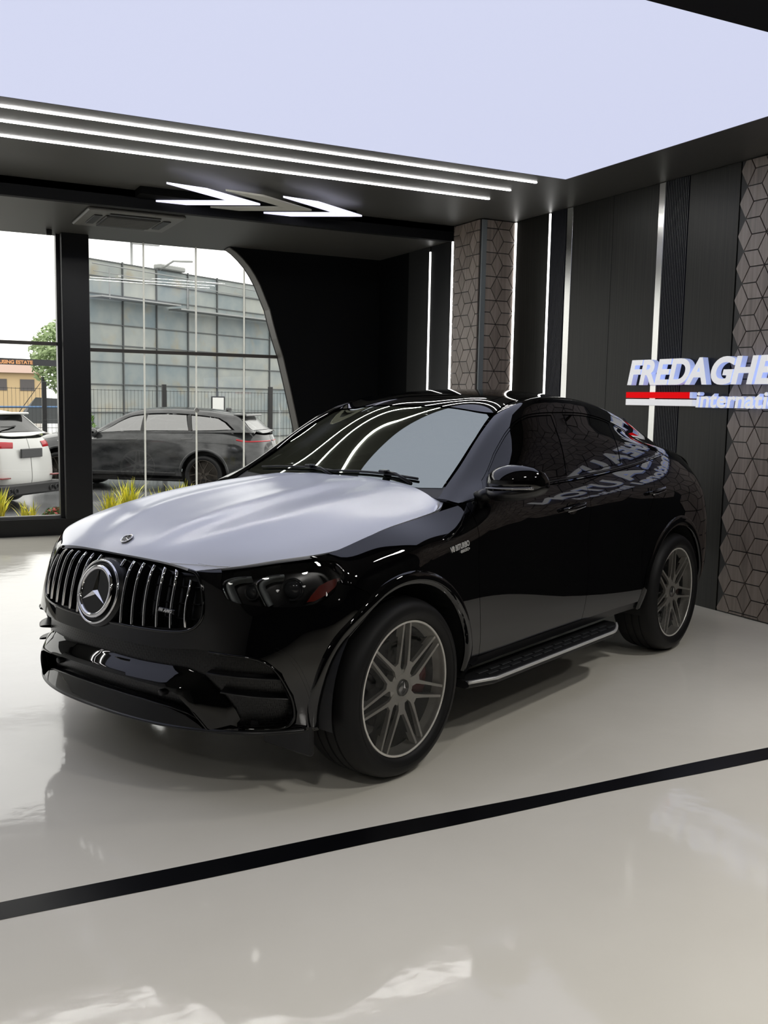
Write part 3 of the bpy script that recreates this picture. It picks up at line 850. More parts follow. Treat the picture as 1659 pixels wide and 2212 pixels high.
# lower splitter
sp_half = [(0, .092)] + [(u, v - .006) for u, v in O2B[::-1][1:]] + [(.60, 0)]
sp_loop = sp_half + [(-u, v) for u, v in sp_half[::-1]][:-1]
panel('front_splitter', A, sp_loop, m_gloss, car, step=.02, off=lambda uv: .014 - .45 * np.clip(uv[:, 1], 0, .2) , flange=.05, inset=.001, out=front_out)
ribbon('splitter_lip', A, [(-.98, .004), (-.7, .002), (-.4, .0), (0, 0), (.4, .0), (.7, .002), (.98, .004)], .022, .006, .018, m_trimblk, car, out=front_out)
# recessed intake mesh (behind the openings) and grille backing
panel('intake_mesh', A, [(-.99, .0), (.99, .0), (.99, .395), (-.99, .395)], m_mesh, car, step=.03, off=-.055, flange=0, out=front_out)
panel('grille_backing', A, [(-.60, .42), (.60, .42), (.585, .62), (.53, .80), (.3, .83), (-.3, .83), (-.53, .80), (-.585, .62)], m_trimblk, car, step=.03, off=-.045, flange=0, out=front_out)
# side-intake blades and air curtain slots
for s in (False, True):
    for path in ([(.600, .279), (.70, .270), (.783, .263), (.925, .249)], [(.660, .19), (.72, .18), (.797, .168), (.93, .149)]):
        ribbon('intake_blade', A, path, .016, -.055, -.002, m_trimblk, car, mirror=s, out=front_out)
    ribbon('air_curtain_slot', A, smooth_poly([(.864, .379), (.919, .355), (.980, .284), (1.019, .183), (1.030, .075), (1.012, .03)], 2, False), .014, .001, -.004, m_soft, car, mirror=s, out=front_out)
    ribbon('intake_frame', A, smooth_poly([(.60, .370), (.68, .361), (.767, .352), (.832, .330), (.893, .280), (.942, .172), (.953, .084), (.946, .045), (.917, .020), (.839, .015), (.75, .018)], 2, False), .014, -.012, .006, m_gloss, car, mirror=s, out=front_out)
ribbon('intake_frame', A, [(-.556, .030), (-.50, .055), (-.422, .074), (-.28, .089), (-.115, .095), (0, .095), (.115, .095), (.28, .089), (.422, .074), (.50, .055), (.556, .030)], .010, -.04, -.018, m_trimblk, car, out=front_out)
# parking sensors
for (u, v) in ((.365, .14), (-.365, .14)):
    q = A.pos([(u, v)])[0]
    MB().lathe([(0, -.012), (.012, -.012), (.014, -.008), (.014, .02)], 18, 'x').xf(Matrix.Translation((q[0] + .040, -q[1], q[2]))).build('parking_sensor', m_soft, car, True)

# ------------------------------------------------------------------ grille: chrome-edged vertical bars, star
us = [.085, .148, .212, .277, .343, .410, .477]
grille = mesh_obj('grille', *(lambda V, F: (V, F))(*(lambda m: (m.V, m.F))(MB().tube([tuple(fmirror(A.pos([(sg * u, v)])[0] + A.nor([(u, v)])[0] * 0, -1)) for sg, u, v in [(-1, .470, .812)] + [(-1, u, v) for u, v in GR[1:]] + [(1, u, v) for u, v in GR[::-1][1:]] + [(1, .470, .812)]], .007, 8))), m_gloss, car, True)
star_c = A.pos([(0, .604)])[0]
for s in (1, -1):
    for i, u in enumerate(us):
        vt = .792 - .012 * (i / 6) - (.08 if i == 6 else 0); vb = .462 + (.022 if i == 6 else .002 * i)
        # bars lean: lower end sits farther out
        segs = [(vt, vb)] if i > 0 else [(vt, vt - .055), (vb + .055, vb)]
        for a, b in segs:
            def lean(v): return u + .034 * (0.62 - v) / .33 * (u / .477) * .9
            mb = MB(); n = 18; R = []; R2 = []
            for k in range(n + 1):
                v = a + (b - a) * k / n; uu = s * lean(v); bb = math.sin(math.pi * (vt - v) / (vt - vb)) * .012
                q = A.pos([(uu, v)])[0]; nn = A.nor([(uu, v)])[0]; nn = nn * (1 if nn[0] < 0 else -1)
                t = np.array([0, 1.0, 0]); t = t - nn * (t @ nn); t /= np.linalg.norm(t)
                w = .0062; d = .006 + bb
                R.append([fmirror(q + nn * dd + t * ww, -1) for ww, dd in [(w * math.cos(q_), d - .008 + .008 * math.sin(q_)) for q_ in [math.pi * (1 - e_ / 8) for e_ in range(9)]]])
                R2.append([fmirror(q + nn * dd + t * ww, -1) for ww, dd in ((-w * .8, d - .05), (-w * .8, d - .006), (w * .8, d - .006), (w * .8, d - .05))])
            V = np.array(R).reshape(-1, 3); m = 9
            F = [(k * m + j, (k + 1) * m + j, (k + 1) * m + j + 1, k * m + j + 1) for k in range(n) for j in range(m - 1)] + [tuple(range(m)), tuple(range(n * m, n * m + m))]
            br = mb.add(V, F).build('grille_bar', m_chr, car, autosmooth=1.2)
            V = np.array(R2).reshape(-1, 3); m = 4
            MB().add(V, [(k * m + j, (k + 1) * m + j, (k + 1) * m + j + 1, k * m + j + 1) for k in range(n) for j in range(m - 1)]).build('bar_fin', m_trimblk, br)
# faint horizontal ribs behind the bars
for v in (.53, .60, .67, .74):
    ribbon('grille_rib', A, [(-.52, v), (-.25, v), (0, v), (.25, v), (.52, v)], .008, -.04, -.022, m_trimblk, grille, out=front_out)
# round badge: local frame facing forwards-up
nb = A.nor([(0, .604)])[0]; nb = nb * (1 if nb[0] < 0 else -1)
tilt = math.atan2(nb[2], -nb[0])
def star_badge(name, R_, parent, Mx, disc_mat, ring_w, depth):
    """badge in the local y-z plane facing -x"""
    root = MB().lathe([(0, .0), (R_ * .99, .0), (R_ * .99, -depth * .55), (0, -depth * .55)], 56, 'x').xf(Mx).build(name, disc_mat, parent, autosmooth=.5)
    rg = [(R_ - ring_w + ring_w / 2 * (1 + math.cos(q)), -depth * .55 - ring_w * .45 * math.sin(q)) for q in [k * math.pi / 8 for k in range(9)]]
    MB().lathe(rg, 64, 'x').xf(Mx).build('badge_ring', m_chr, root, True)
    mb = MB()
    for k in range(3):
        a = math.pi / 2 + k * 2 * math.pi / 3; d = Vector((0, math.cos(a), math.sin(a))); t = Vector((0, -math.sin(a), math.cos(a)))
        x = -depth * .56; L = R_ - ring_w * 1.2; ww = R_ * .125
        a2 = a + math.pi / 3; a1 = a - math.pi / 3
        p0 = Vector((x - depth * .75, 0, 0)); tip = Vector((x - depth * .15, 0, 0)) + d * L
        s1 = Vector((x, 0, 0)) + Vector((0, math.cos(a1), math.sin(a1))) * ww; s2 = Vector((x, 0, 0)) + Vector((0, math.cos(a2), math.sin(a2))) * ww
        tb = Vector((x, 0, 0)) + d * L
        mb.add([p0, tip, s1, s2, tb], [(0, 2, 1), (0, 1, 3), (2, 4, 1), (3, 1, 4)])
    mb.xf(Mx).build('star', m_chr, root)
    return root
Mb = Matrix.Translation((star_c[0] - .012, 0, star_c[2])) @ Matrix.Rotation(-tilt, 4, 'Y').inverted()
Mb = Matrix.Translation((star_c[0] - .014, 0, star_c[2])) @ Matrix.Rotation(tilt, 4, 'Y')
MB().lathe([(0, .03), (.150, .03), (.146, .006), (.122, -.012), (0, -.012)], 56, 'x').xf(Mb).build('badge_surround', m_trimblk, grille, autosmooth=.6)
MB().tube([(-.012, .132 * math.cos(q), .132 * math.sin(q)) for q in [2 * math.pi * k / 64 for k in range(64)]], .0055, 8, True).xf(Mb).build('surround_ring', m_chr, grille, True)
star_badge('front_badge', .112, car, Mb @ Matrix.Translation((-.012, 0, 0)), m_gloss, .020, .020)
# small lettered badge on the grille bars
q = A.pos([(.405, .560)])[0]; nn = A.nor([(.405, .56)])[0]; nn = nn * (1 if nn[0] < 0 else -1)
bx = np.array([0, 1.0, 0]); bx = bx - nn * (bx @ nn); bx /= np.linalg.norm(bx); bz = np.cross(nn, bx); bz = bz * (1 if bz[2] > 0 else -1)
def on_plate(V, w, h, depth, q, nn, bx, bz): return [fmirror(q + bx * v[0] + bz * v[1] + nn * v[2], -1) for v in V]
pb = MB().bevbox(-.040, .040, -.0085, .0085, .020, .026, .002)
plate = MB().add(on_plate(pb.V, 0, 0, 0, q, nn, bx, bz), pb.F).build('lettered_badge', m_gloss, grille)
V, F = text_mesh('AMG', .017, .002, .0006, .15, spacing=1.05); w = max(v[0] for v in V)
MB().add(on_plate([(v[0] - w / 2 + .008, v[1] - .006, v[2] + .0275) for v in V], 0, 0, 0, q, nn, bx, bz), F).build('badge_letters', m_silver, grille)
mb = MB()
for k in range(3): mb.box(-.036 + k * .007, -.032 + k * .007, -.005, .006, .0262, .028)
MB().add(on_plate(mb.V, 0, 0, 0, q, nn, bx, bz), mb.F).build('badge_slashes', m_silver, grille)

# ------------------------------------------------------------------ bonnet under white film
He = [(uH[0], 0), (uH[0], .40), (uH[0], .84)] + [(u, .84) for u in uH[1:-1]] + [(uH[-1], .84), (uH[-1], .4)]
hood_half = [(0.0, 0), (0, .25), (0, .5), (0, .84)] + [(float(u), .84) for u in uH[1:]] + [(float(uH[-1]), .5), (float(uH[-1]), .25), (float(uH[-1]), 0)]
hood_loop = hood_half + [(u, -v) for u, v in hood_half[::-1]][1:-1]
hood = panel('bonnet', H, hood_loop, m_film, car, step=.03, flange=.018, inset=.003, out=(0, 0, 1))
hood['label'] = 'bonnet covered with white protective film'
# peeling film corner near the windscreen and small wrinkles near the headlight
qa = H.pos([(uH[-3] + .02, .835)])[0]; qb = H.pos([(uH[-2] - .02, .80)])[0]
ax_ = qb - qa; L_ = np.linalg.norm(ax_); ax_ /= L_; nn_ = np.array([.15, .45, .88]); nn_ -= ax_ * (nn_ @ ax_); nn_ /= np.linalg.norm(nn_); oo_ = np.cross(ax_, nn_); oo_ = oo_ * (1 if oo_[1] > 0 else -1)
fl = []
for i in range(13):
    t = i / 12; r_ = .016 * math.sin(math.pi * min(1, .12 + t * .88)) + .002; ext = 3.6 * (.35 + .65 * math.sin(math.pi * t))
    for j in range(9):
        q_ = ext * j / 8; p_ = qa + ax_ * L_ * t + oo_ * (r_ * math.sin(q_)) + nn_ * (.003 + r_ * (1 - math.cos(q_)))
        fl.append((p_[0], -p_[1], p_[2]))
flap = mesh_obj('film_flap', fl, [(i * 9 + j, (i + 1) * 9 + j, (i + 1) * 9 + j + 1, i * 9 + j + 1) for i in range(12) for j in range(8)], m_film, hood, True)
for (p0, p1, p2) in (((.008, .60), (.020, .70), (.060, .785)), ((.055, .745), (.075, .80), (.115, .83))):
    ribbon('film_wrinkle', H, smooth_poly([p0, p1, p2], 3, False), .014, -.0005, .0035, m_film, hood)
hb = H.find([(-.705, 0.0)], axes=(0, 1))[0]; hq = H.pos([hb])[0]; hn = H.nor([hb])[0]; hn = hn * (1 if hn[2] > 0 else -1)
Mh = Matrix.Translation((hq[0] - hn[0] * -.002, 0, hq[2] + .003)) @ Matrix.Rotation(math.pi / 2 - math.atan2(-hn[0], hn[2]), 4, 'Y')
star_badge('bonnet_badge', .029, car, Mh, pm('badge_navy', (.01, .012, .02), .1), .006, .005)

# ------------------------------------------------------------------ flank panels, both sides
V_TOP = .83
xA = lambda x: float(np.interp(x, PA[:, 2, 0][7:19], uA[7:19]))
f_top = [(1.05, .83)] + [(u, .83) for u in (1.12, 1.2, 1.3, 1.41, 1.55, 1.7, 1.9, 2.02)] + [(2.12, .83)]
door_front = [(2.12, .83), (2.112, .753), (2.10, .647), (2.105, .45), (2.125, .264), (2.15, .052)]
fender = f_top + door_front[1:] + [(2.15, .02)] + arch_f[::-1] + seam[::-1][0:] + [tuple(p) for p in HLD[11:8:-1]] + [(1.174, .772), (1.12, .785), (1.06, .790)]
# arch_f runs seam -> rear bottom, reversed it runs rear bottom -> seam
door_mid = [(3.262, .83), (3.238, .70), (3.215, .558), (3.245, .265), (3.220, .052)]
fdoor = [(2.12, .83)] + [(u, .83) for u in (2.4, 2.7, 3.0)] + door_mid + [(2.15, .052)] + door_front[::-1][1:-1]
ra = [tuple(p) for p in A_side(ring(*RC_, .535, 152, 176, 6))]
rdoor_rear = [(4.215, .83), (4.12, .70), (4.00, .58)] + [(3.945, .46), (3.925, .33), (3.945, .20), (3.965, .052)]
rdoor = [(3.262, .83)] + [(u, .83) for u in (3.5, 3.8, 4.05)] + rdoor_rear + [(3.220, .052)] + door_mid[::-1][1:-1]
archR_l = [tuple(p) for p in archR]          # front-bottom -> over -> rear-bottom
quarter = [(4.215, .83)] + [(u, .83) for u in (4.5, 4.8, 5.1, 5.4, 5.7, 6.0, 6.28)] + [(6.28, .60), (6.28, .3), (6.28, 0.0), (5.8, 0), (5.4, 0)] + archR_l[::-1] + [(4.00, .02), (3.965, .052)] + rdoor_rear[::-1][1:-1]
side_out = (0, 1, 0)
for s in (False, True):
    fw = panel('front_wing', A, fender, m_paint, car, step=.024, mirror=s, out=side_out)
    d1 = panel('front_door', A, fdoor, m_paint, car, step=.03, mirror=s, out=side_out)
    d2 = panel('rear_door', A, rdoor, m_paint, car, step=.03, mirror=s, out=side_out)
    qp = panel('rear_quarter', A, quarter, m_paint, car, step=.035, mirror=s, out=(0.3, 1, 0))
    # sill
    panel('sill', A, [(2.13, -.0), (3.98, .0), (3.98, .055), (2.13, .055)], m_trimblk, car, step=.04, off=-.012, mirror=s, out=side_out, flange=.03)
    # arch lips
    for (cc, a0, a1, nm) in ((FC, 200, -10, 'arch_lip'), (RC_, 190, -10, 'arch_lip')):
        path = A_side(ring(*cc, .488, a0, a1, 46))
        ribbon(nm, A, path, .062, -.002, .011, m_paint, car, mirror=s, out=side_out, step=.02)
        # wheel housing
        mb = MB(); V = []; rg = ring(*cc, AR + .012, 190, -8, 30); sg = 1 if s else -1
        for (x, z) in rg: V += [(x, sg * .955, z), (x, sg * .60, z)]
        F = [(2 * i, 2 * i + 1, 2 * i + 3, 2 * i + 2) for i in range(len(rg) - 1)]
        mb.add(V, F)
        k = len(rg); mb.add([(x, sg * .60, z) for x, z in rg], [tuple(range(k))])
        mb.build('wheel_housing', m_soft, car)
    # door handles with cup
    for (u, v, dd) in ((3.02, .705, d1), (4.12, .698, d2)):
        q = A.pos([(u, v)])[0]; n2 = A.nor([(u, v)])[0]; n2 = n2 * (1 if n2[1] > 0 else -1)
        sgy = 1 if s else -1
        pts = []
        for i in range(13):
            t = -1 + i / 6; pts.append((q[0] + t * .122, sgy * (q[1] + .014 + .024 * (1 - t ** 4)), q[2] + .004 + .010 * t))
        hdl = MB().tube(pts, [.008 + .006 * (1 - abs(-1 + i / 6) ** 3) for i in range(13)], 10).build('door_handle', m_paint, dd, True)
        pts2 = [(x, y + sgy * .006, z - .012) for x, y, z in pts[1:-1]]
        MB().tube(pts2, .0028, 6).build('handle_chrome_strip', m_chr, hdl, True)
        cup = MB()
        R = []
        for i in range(6):
            r = 1 - i / 5; dep = -.022 * (1 - r ** 2)
            R.append([(q[0] + math.cos(a) * .060 * r, sgy * (A.pos([(u + math.cos(a) * .060 * r, v + math.sin(a) * .034 * r - .006)])[0][1] + .0025 + dep * .1), q[2] - .006 + math.sin(a) * .034 * r) for a in [2 * math.pi * k / 24 for k in range(24)]])
        V = [p for r in R for p in r]; F = [(i * 24 + k, i * 24 + (k + 1) % 24, (i + 1) * 24 + (k + 1) % 24, (i + 1) * 24 + k) for i in range(5) for k in range(24)]
        cup.add(V, F).build('handle_cup', m_gloss, dd, True)
    # fender script
    if True:
        q = A.pos([(1.86, .640)])[0]; q2 = A.pos([(2.06, .648)])[0]
        bx = (q2 - q); bx /= np.linalg.norm(bx); n2 = A.nor([(1.95, .645)])[0]; n2 = n2 * (1 if n2[1] > 0 else -1); bz = np.cross(n2, bx); bz = bz * (1 if bz[2] > 0 else -1)
        V, F = text_mesh('V8 BITURBO', .036, .003, .0008); w = max(v[0] for v in V); kx = .155 / w
        V2, F2 = text_mesh('4MATIC+', .019, .003, .0005); w2 = max(v[0] for v in V2)
        if s:   # right side reads front-to-back reversed
            V = [(w - v[0], v[1], v[2]) for v in V]; V2 = [(w2 - v[0], v[1], v[2]) for v in V2]
        mb = MB(); mb.add([fmirror(q + bx * v[0] * kx + bz * v[1] + n2 * (v[2] + .003), 1 if s else -1) for v in V], F)
        mb.add([fmirror(q + bx * (.075 + v[0]) + bz * (v[1] - .020) + n2 * (v[2] + .003), 1 if s else -1) for v in V2], F2)
        mb.build('wing_script', m_silver, fw)
    # tail lamp
    ribbon('tail_lamp', A, [(5.30, .70), (5.55, .70), (5.9, .70), (6.25, .70)], .05, -.002, .006, pm('tail_lamp_red', (.18, .004, .004), .15), car, mirror=s, out=(1, .2, 0))
# inner shell so that no gap shows daylight
shell = [(1.45, .35), (2.2, .0), (3.9, .0), (4.6, .5), (5.3, .0), (6.2, .0), (6.2, .8), (2.1, .80), (1.5, .78), (1.2, .74)]
for s in (False, True):
    panel('inner_shell', A, [(2.12, .0), (3.95, .0), (3.97, .35), (4.2, .57), (4.5, .60), (4.9, .57), (5.25, .3), (5.3, .0), (6.25, 0), (6.25, .80), (2.12, .80)], m_soft, car, step=.06, off=-.035, mirror=s, out=(.2, 1, 0), flange=0)
mb = MB(); mb.bevbox(-.62, 3.9, -.70, .70, .30, .36, .02); mb.box(-.5, .60, -.55, .55, .34, .95); mb.box(.52, .62, -.82, .82, .33, 1.10)
mb.build('underbody', m_soft, car)
tray = [fmirror(A.pos([(u, .004)])[0], -1) for u in np.linspace(-1.0, 1.0, 41)]
tray = [(p[0] + .02, p[1] * .985, p[2] + .004) for p in tray]; tray += [(.55, tray[-1][1], .33), (.55, tray[0][1], .33)]
for sg in (1, -1): MB().bevbox(-.475, -.445, min(sg * .60, sg * .87), max(sg * .60, sg * .87), .19, .36, .008).build('wheel_deflector', m_soft, car)
mesh_obj('undertray', tray, [tuple(range(len(tray)))], m_soft, car)  # plate added under the nose to block a bright gleam on the floor

# ------------------------------------------------------------------ greenhouse
ws = [(1.292, 0), (1.293, .19), (1.294, .40), (1.288, .53), (1.255, .562), (1.055, .572), (.817, .568), (.645, .572), (.628, .45), (.640, .25), (.650, 0)]
ws_loop = ws + [(u, -v) for u, v in ws[::-1]][1:-1]
panel('windscreen', B, ws_loop, m_ws, car, step=.03, flange=.006, off=-.004)
# black ceramic border of the windscreen (thin printed band just inside the glass)
wi = [(1.270, 0), (1.270, .40), (1.255, .50), (1.21, .535), (1.055, .548), (.860, .546), (.760, .53), (.728, .48), (.722, .25), (.728, 0)]
wi_loop = wi + [(u, -v) for u, v in wi[::-1]][1:-1]
panel('windscreen_border', B, ws_loop, m_trimblk, car, holes=[wi_loop], step=.03, flange=0, off=-.010)
roof = [(1.300, 0), (1.300, .40), (1.300, .575), (1.5, .578), (1.9, .578), (2.42, .578), (2.50, .56), (2.52, .3), (2.52, 0)]
roof_loop = roof + [(u, -v) for u, v in roof[::-1]][1:-1]
sun = [(1.44, 0), (1.44, .40), (1.46, .44), (1.52, .455), (2.30, .455), (2.36, .42), (2.37, 0)]
sun_loop = sun + [(u, -v) for u, v in sun[::-1]][1:-1]
panel('roof', B, roof_loop, m_paint, car, holes=[sun_loop], step=.03)
panel('sunroof_glass', B, sun_loop, m_gloss, car, step=.035, off=.001)
rw = [(2.53, 0), (2.53, .3), (2.54, .50), (3.55, .50), (3.60, .3), (3.60, 0)]
rw_loop = rw + [(u, -v) for u, v in rw[::-1]][1:-1]
panel('rear_window', B, rw_loop, m_sg, car, step=.04, off=-.003)
tg = [(3.61, 0), (3.61, .3), (3.56, .51), (3.56, .575), (3.97, .575), (3.97, 0)]
panel('boot_lid', B, tg + [(u, -v) for u, v in tg[::-1]][1:-1], m_paint, car, step=.04)
dlo = [(.74, 1.004), (.70, .98), (.811, .785), (1.011, .735), (1.173, .716), (1.311, .707), (1.45, .706), (1.78, .712), (2.16, .712), (2.4, .715), (2.6, .720), (2.77, .728), (2.85, .775), (2.92, .88), (3.02, .97), (3.08, 1.004), (2.6, 1.004), (2.0, 1.004), (1.4, 1.004), (1.0, 1.004)]
frame = [(.565, .590)] + [(x, .590) for x in (.9, 1.3)] + [(1.6, .585), (2.0, .585), (2.45, .585), (2.53, .52), (3.0, .52), (3.55, .52), (3.56, .583), (3.97, .583), (3.97, 1.018), (3.5, 1.018), (3.0, 1.018), (2.0, 1.018), (1.2, 1.018), (.60, 1.018), (.562, .85)]
fg = [(.83, .985), (.80, .90), (.90, .775), (1.03, .745), (1.173, .727), (1.311, .717), (1.45, .715), (1.735, .722), (1.655, .84), (1.560, .990)]
rg_ = [(1.875, .722), (2.16, .722), (2.4, .725), (2.515, .729), (2.40, .84), (2.295, .985), (1.75, .990), (1.79, .88)]
qg = [(2.58, .731), (2.74, .737), (2.83, .79), (2.90, .89), (2.99, .975), (2.42, .985), (2.50, .86)]
tri = [(.78, .985), (.775, .90), (.74, .94)]
for s in (False, True):
    panel('roof_side_frame', B, frame, m_paint, car, holes=[dlo], step=.026, mirror=s, out=(0, 1, .5))
    wt = panel('side_window_trim', B, dlo, m_gloss, car, holes=[fg, rg_, qg], step=.03, off=-.003, flange=.008, mirror=s, out=(0, 1, .5))
    for nm, pl in (('front_side_glass', fg), ('rear_side_glass', rg_), ('quarter_glass', qg)):
        panel(nm, B, pl, m_sg, car, step=.04, off=-.006, flange=.004, mirror=s, out=(0, 1, .5))
    ribbon('belt_trim', B, [(.75, 1.004), (1.2, 1.006), (1.7, 1.006), (2.2, 1.006), (2.7, 1.006), (3.06, 1.000)], .012, -.002, .004, m_gloss, wt, mirror=s, out=(0, 1, .3))
# scuttle below the windscreen
cowl = [(.60, .0), (.60, .4), (.566, .60), (.566, .80), (.60, .86), (.66, .60), (.655, .45), (.668, .25), (.675, 0)]
panel('scuttle', B, cowl + [(u, -v) for u, v in cowl[::-1]][1:-1], m_soft, car, step=.03, off=-.006)
# wipers
for (ys, ye, y0) in ((.52, -.10, .40), (-.02, -.60, -.18)):
    P = []
    for i in range(12):
        t = i / 11; y = ys + (ye - ys) * t; x = .678 + .014 * math.sin(t * 3.14)
        q = B.pos([(x, np.sign(y) * abs(y) / .69 * .575)])[0]; P.append((q[0], -y, q[2] + .007))
    w = MB().tube(P, .007, 6).build('wiper', m_soft, car, True)
    q = P[4]
    MB().tube([(q[0] + .0, q[1], q[2] + .012), (q[0] - .012, q[1] - .08, q[2] + .006), (.655, q[1] - .20, 1.212)], [.006, .007, .009], 6).build('wiper_arm', m_trimblk, w, True)
    MB().bevbox(q[0] - .03, q[0] + .02, q[1] - .022, q[1] + .022, q[2] + .0, q[2] + .020, .005).build('wiper_joint', m_trimblk, w)

# ------------------------------------------------------------------ headlights
m_hl = pm('headlight_black', (.004, .004, .005), .25)
m_drl = pm('light_guide_grey', (.34, .37, .38), .25)
m_amb = pm('red_side_reflector', (.16, .010, .004), .25)
for s in (False, True):
    hl = panel('headlight', A, HLD, m_hl, car, step=.02, off=-.075, flange=0, inset=-.004, mirror=s, out=(-1, .6, 0))
    # side walls
    P = resample(HLD, .012); Nn = A.nor(P); Nn = Nn * (1 if Nn[:, 0].mean() < 0 else -1); X = A.pos(P); n = len(P)
    V = np.concatenate([X - Nn * .004, X - Nn * .075]); F = [(i, (i + 1) % n, n + (i + 1) % n, n + i) for i in range(n)]
    MB().add(fmirror(V, 1 if s else -1), F).build('headlight_wall', m_hl, hl, True)
    hook = lambda u, v: smooth_poly([(u + .10, v + .045), (u + .05, v + .042), (u + .005, v + .016), (u - .003, v - .01), (u + .03, v - .06), (u + .055, v - .095)], 2, False)
    ribbon('light_guide', A, hook(.625, .690), .030, -.065, -.016, m_drl, hl, mirror=s, out=(-1, .6, 0), step=.01)
    ribbon('light_guide', A, hook(.765, .690), .030, -.065, -.016, m_drl, hl, mirror=s, out=(-1, .6, 0), step=.01)
    ribbon('light_guide_edge', A, hook(.605, .690), .006, -.065, -.010, m_chr, hl, mirror=s, out=(-1, .6, 0), step=.01)
    ribbon('light_guide_edge', A, hook(.745, .690), .006, -.065, -.010, m_chr, hl, mirror=s, out=(-1, .6, 0), step=.01)
    for (u, v, r) in ((.905, .665, .036), (.725, .660, .026)):
        q = A.pos([(u, v)])[0]; n2 = A.nor([(u, v)])[0]; n2 = n2 * (1 if n2[0] < 0 else -1); c = q - n2 * .058
        mb = MB(); mb.lathe([(0, -r * .62)] + [(r * math.sin(a), -r * .62 * math.cos(a)) for a in [k * math.pi / 2 / 8 for k in range(1, 9)]] + [(r * 1.18, .0), (r * 1.25, -.006), (r * 1.25, .02)], 26, 'x')
        ang = math.atan2(n2[1], -n2[0])
        Mx = Matrix.Translation((c[0], c[1] * (1 if s else -1), c[2])) @ Matrix.Rotation((-ang * .45) if s else ang * .45, 4, 'Z')
        mb.xf(Mx).build('projector_lens', pm('projector_glass', (.03, .032, .036), .04, .0), hl, True)
    panel('side_reflector', A, [(1.000, .665), (1.035, .682), (1.07, .690), (1.105, .690), (1.075, .650), (1.03, .615), (.995, .598), (.965, .598), (.975, .625)], m_amb, hl, step=.02, off=-.012, flange=.01, mirror=s, out=(-1, .6, 0))
    panel('headlight_lens', A, HLD, m_lens, hl, step=.016, off=.0005, flange=0, inset=.001, mirror=s, out=(-1, .6, 0))

# ------------------------------------------------------------------ mirror (the far one is folded away out of sight)
for s in (False,):
    sg = 1 if s else -1
    def loft(secs):
        V = []; n = 28
        for (y, cx, cz, ax, bz, e) in secs:
            for k in range(n):
                a = 2 * math.pi * k / n; c, q = math.cos(a), math.sin(a)
                V.append((cx + ax * math.copysign(abs(c) ** e, c), sg * y, cz + bz * math.copysign(abs(q) ** e, q)))
        F = [(i * n + k, i * n + (k + 1) % n, (i + 1) * n + (k + 1) % n, (i + 1) * n + k) for i in range(len(secs) - 1) for k in range(n)]
        F += [tuple(range(n)), tuple(range((len(secs) - 1) * n, len(secs) * n))]
        return V, F
    base = [(.925, .70, 1.232, .02, .050, 1), (.945, .725, 1.236, .06, .070, 1), (.97, .735, 1.240, .085, .082, 1), (1.02, .745, 1.246, .100, .086, 1), (1.08, .762, 1.249, .098, .082, 1), (1.13, .785, 1.250, .082, .070, 1), (1.16, .803, 1.248, .060, .052, 1), (1.180, .82, 1.246, .025, .022, 1)]
    V, F = loft(base)
    mir = MB().add(V, F).build('door_mirror', m_paint, car, True)
    low = [(y, cx, cz - bz * .62, ax * 1.005, bz * .42, .85) for (y, cx, cz, ax, bz, e) in base]
    V, F = loft(low); MB().add(V, F).build('mirror_lower_shell', m_trimblk, mir, True)
    ind = [(.955 + .21 * i / 12, .725 - .090 + (i / 12) ** 2 * .085 - .012 * math.sin(i / 12 * 3), 1.222 + .006 * i / 12) for i in range(13)]
    MB().tube([(x, sg * y, z) for y, x, z in ind], [.003 + .004 * i / 12 for i in range(13)], 8).build('indicator_strip', pm('indicator_glass', (.35, .35, .36), .1, .6), mir, True)
    MB().tube([(.70, sg * .86, 1.165), (.71, sg * .90, 1.178), (.725, sg * .95, 1.196), (.73, sg * 1.0, 1.205)], [.03, .032, .03, .02], 12).build('mirror_foot', m_trimblk, mir, True)

# ------------------------------------------------------------------ running boards
for s in (False, True):
    sg = 1 if s else -1
    def sb_y(x):
        t = (x - .50) / 1.66; return 1.035 - .09 * max(0, (t - .86) / .14) ** 1.5 - .055 * max(0, (.10 - t) / .10)
    xs = [.50 + 1.66 * i / 40 for i in range(41)]
    V = []; F = []
    for x in xs:
        yo = sb_y(x)
        for (y, z) in ((.86, .318), (yo - .02, .318), (yo, .306), (yo, .292), (yo - .02, .280), (.86, .280)): V.append((x, sg * y, z - .006))
    n = 6; F = [(i * n + j, (i + 1) * n + j, (i + 1) * n + (j + 1) % n, i * n + (j + 1) % n) for i in range(40) for j in range(n)] + [tuple(range(n)), tuple(range(40 * n, 41 * n))]
    bd = MB().add(V, F).build('running_board', m_soft, car)
    MB().tube([(x, sg * (sb_y(x) - .004), .306) for x in xs], .0085, 8).build('running_board_edge', pm('brushed_silver', (.66, .66, .65), .35, .35), bd, True)
    mb = MB()
    for r_, (ya, yb) in enumerate(((.925, .945), (.965, .985))):
        for k in range(13):
            x0 = .64 + k * .108 + r_ * .03; mb.bevbox(x0, x0 + .085, min(sg * ya, sg * yb), max(sg * ya, sg * yb), .3112, .317, .002)
    mb.build('tread_pads', pm('tread_rubber', (.022, .024, .025), .45), bd)

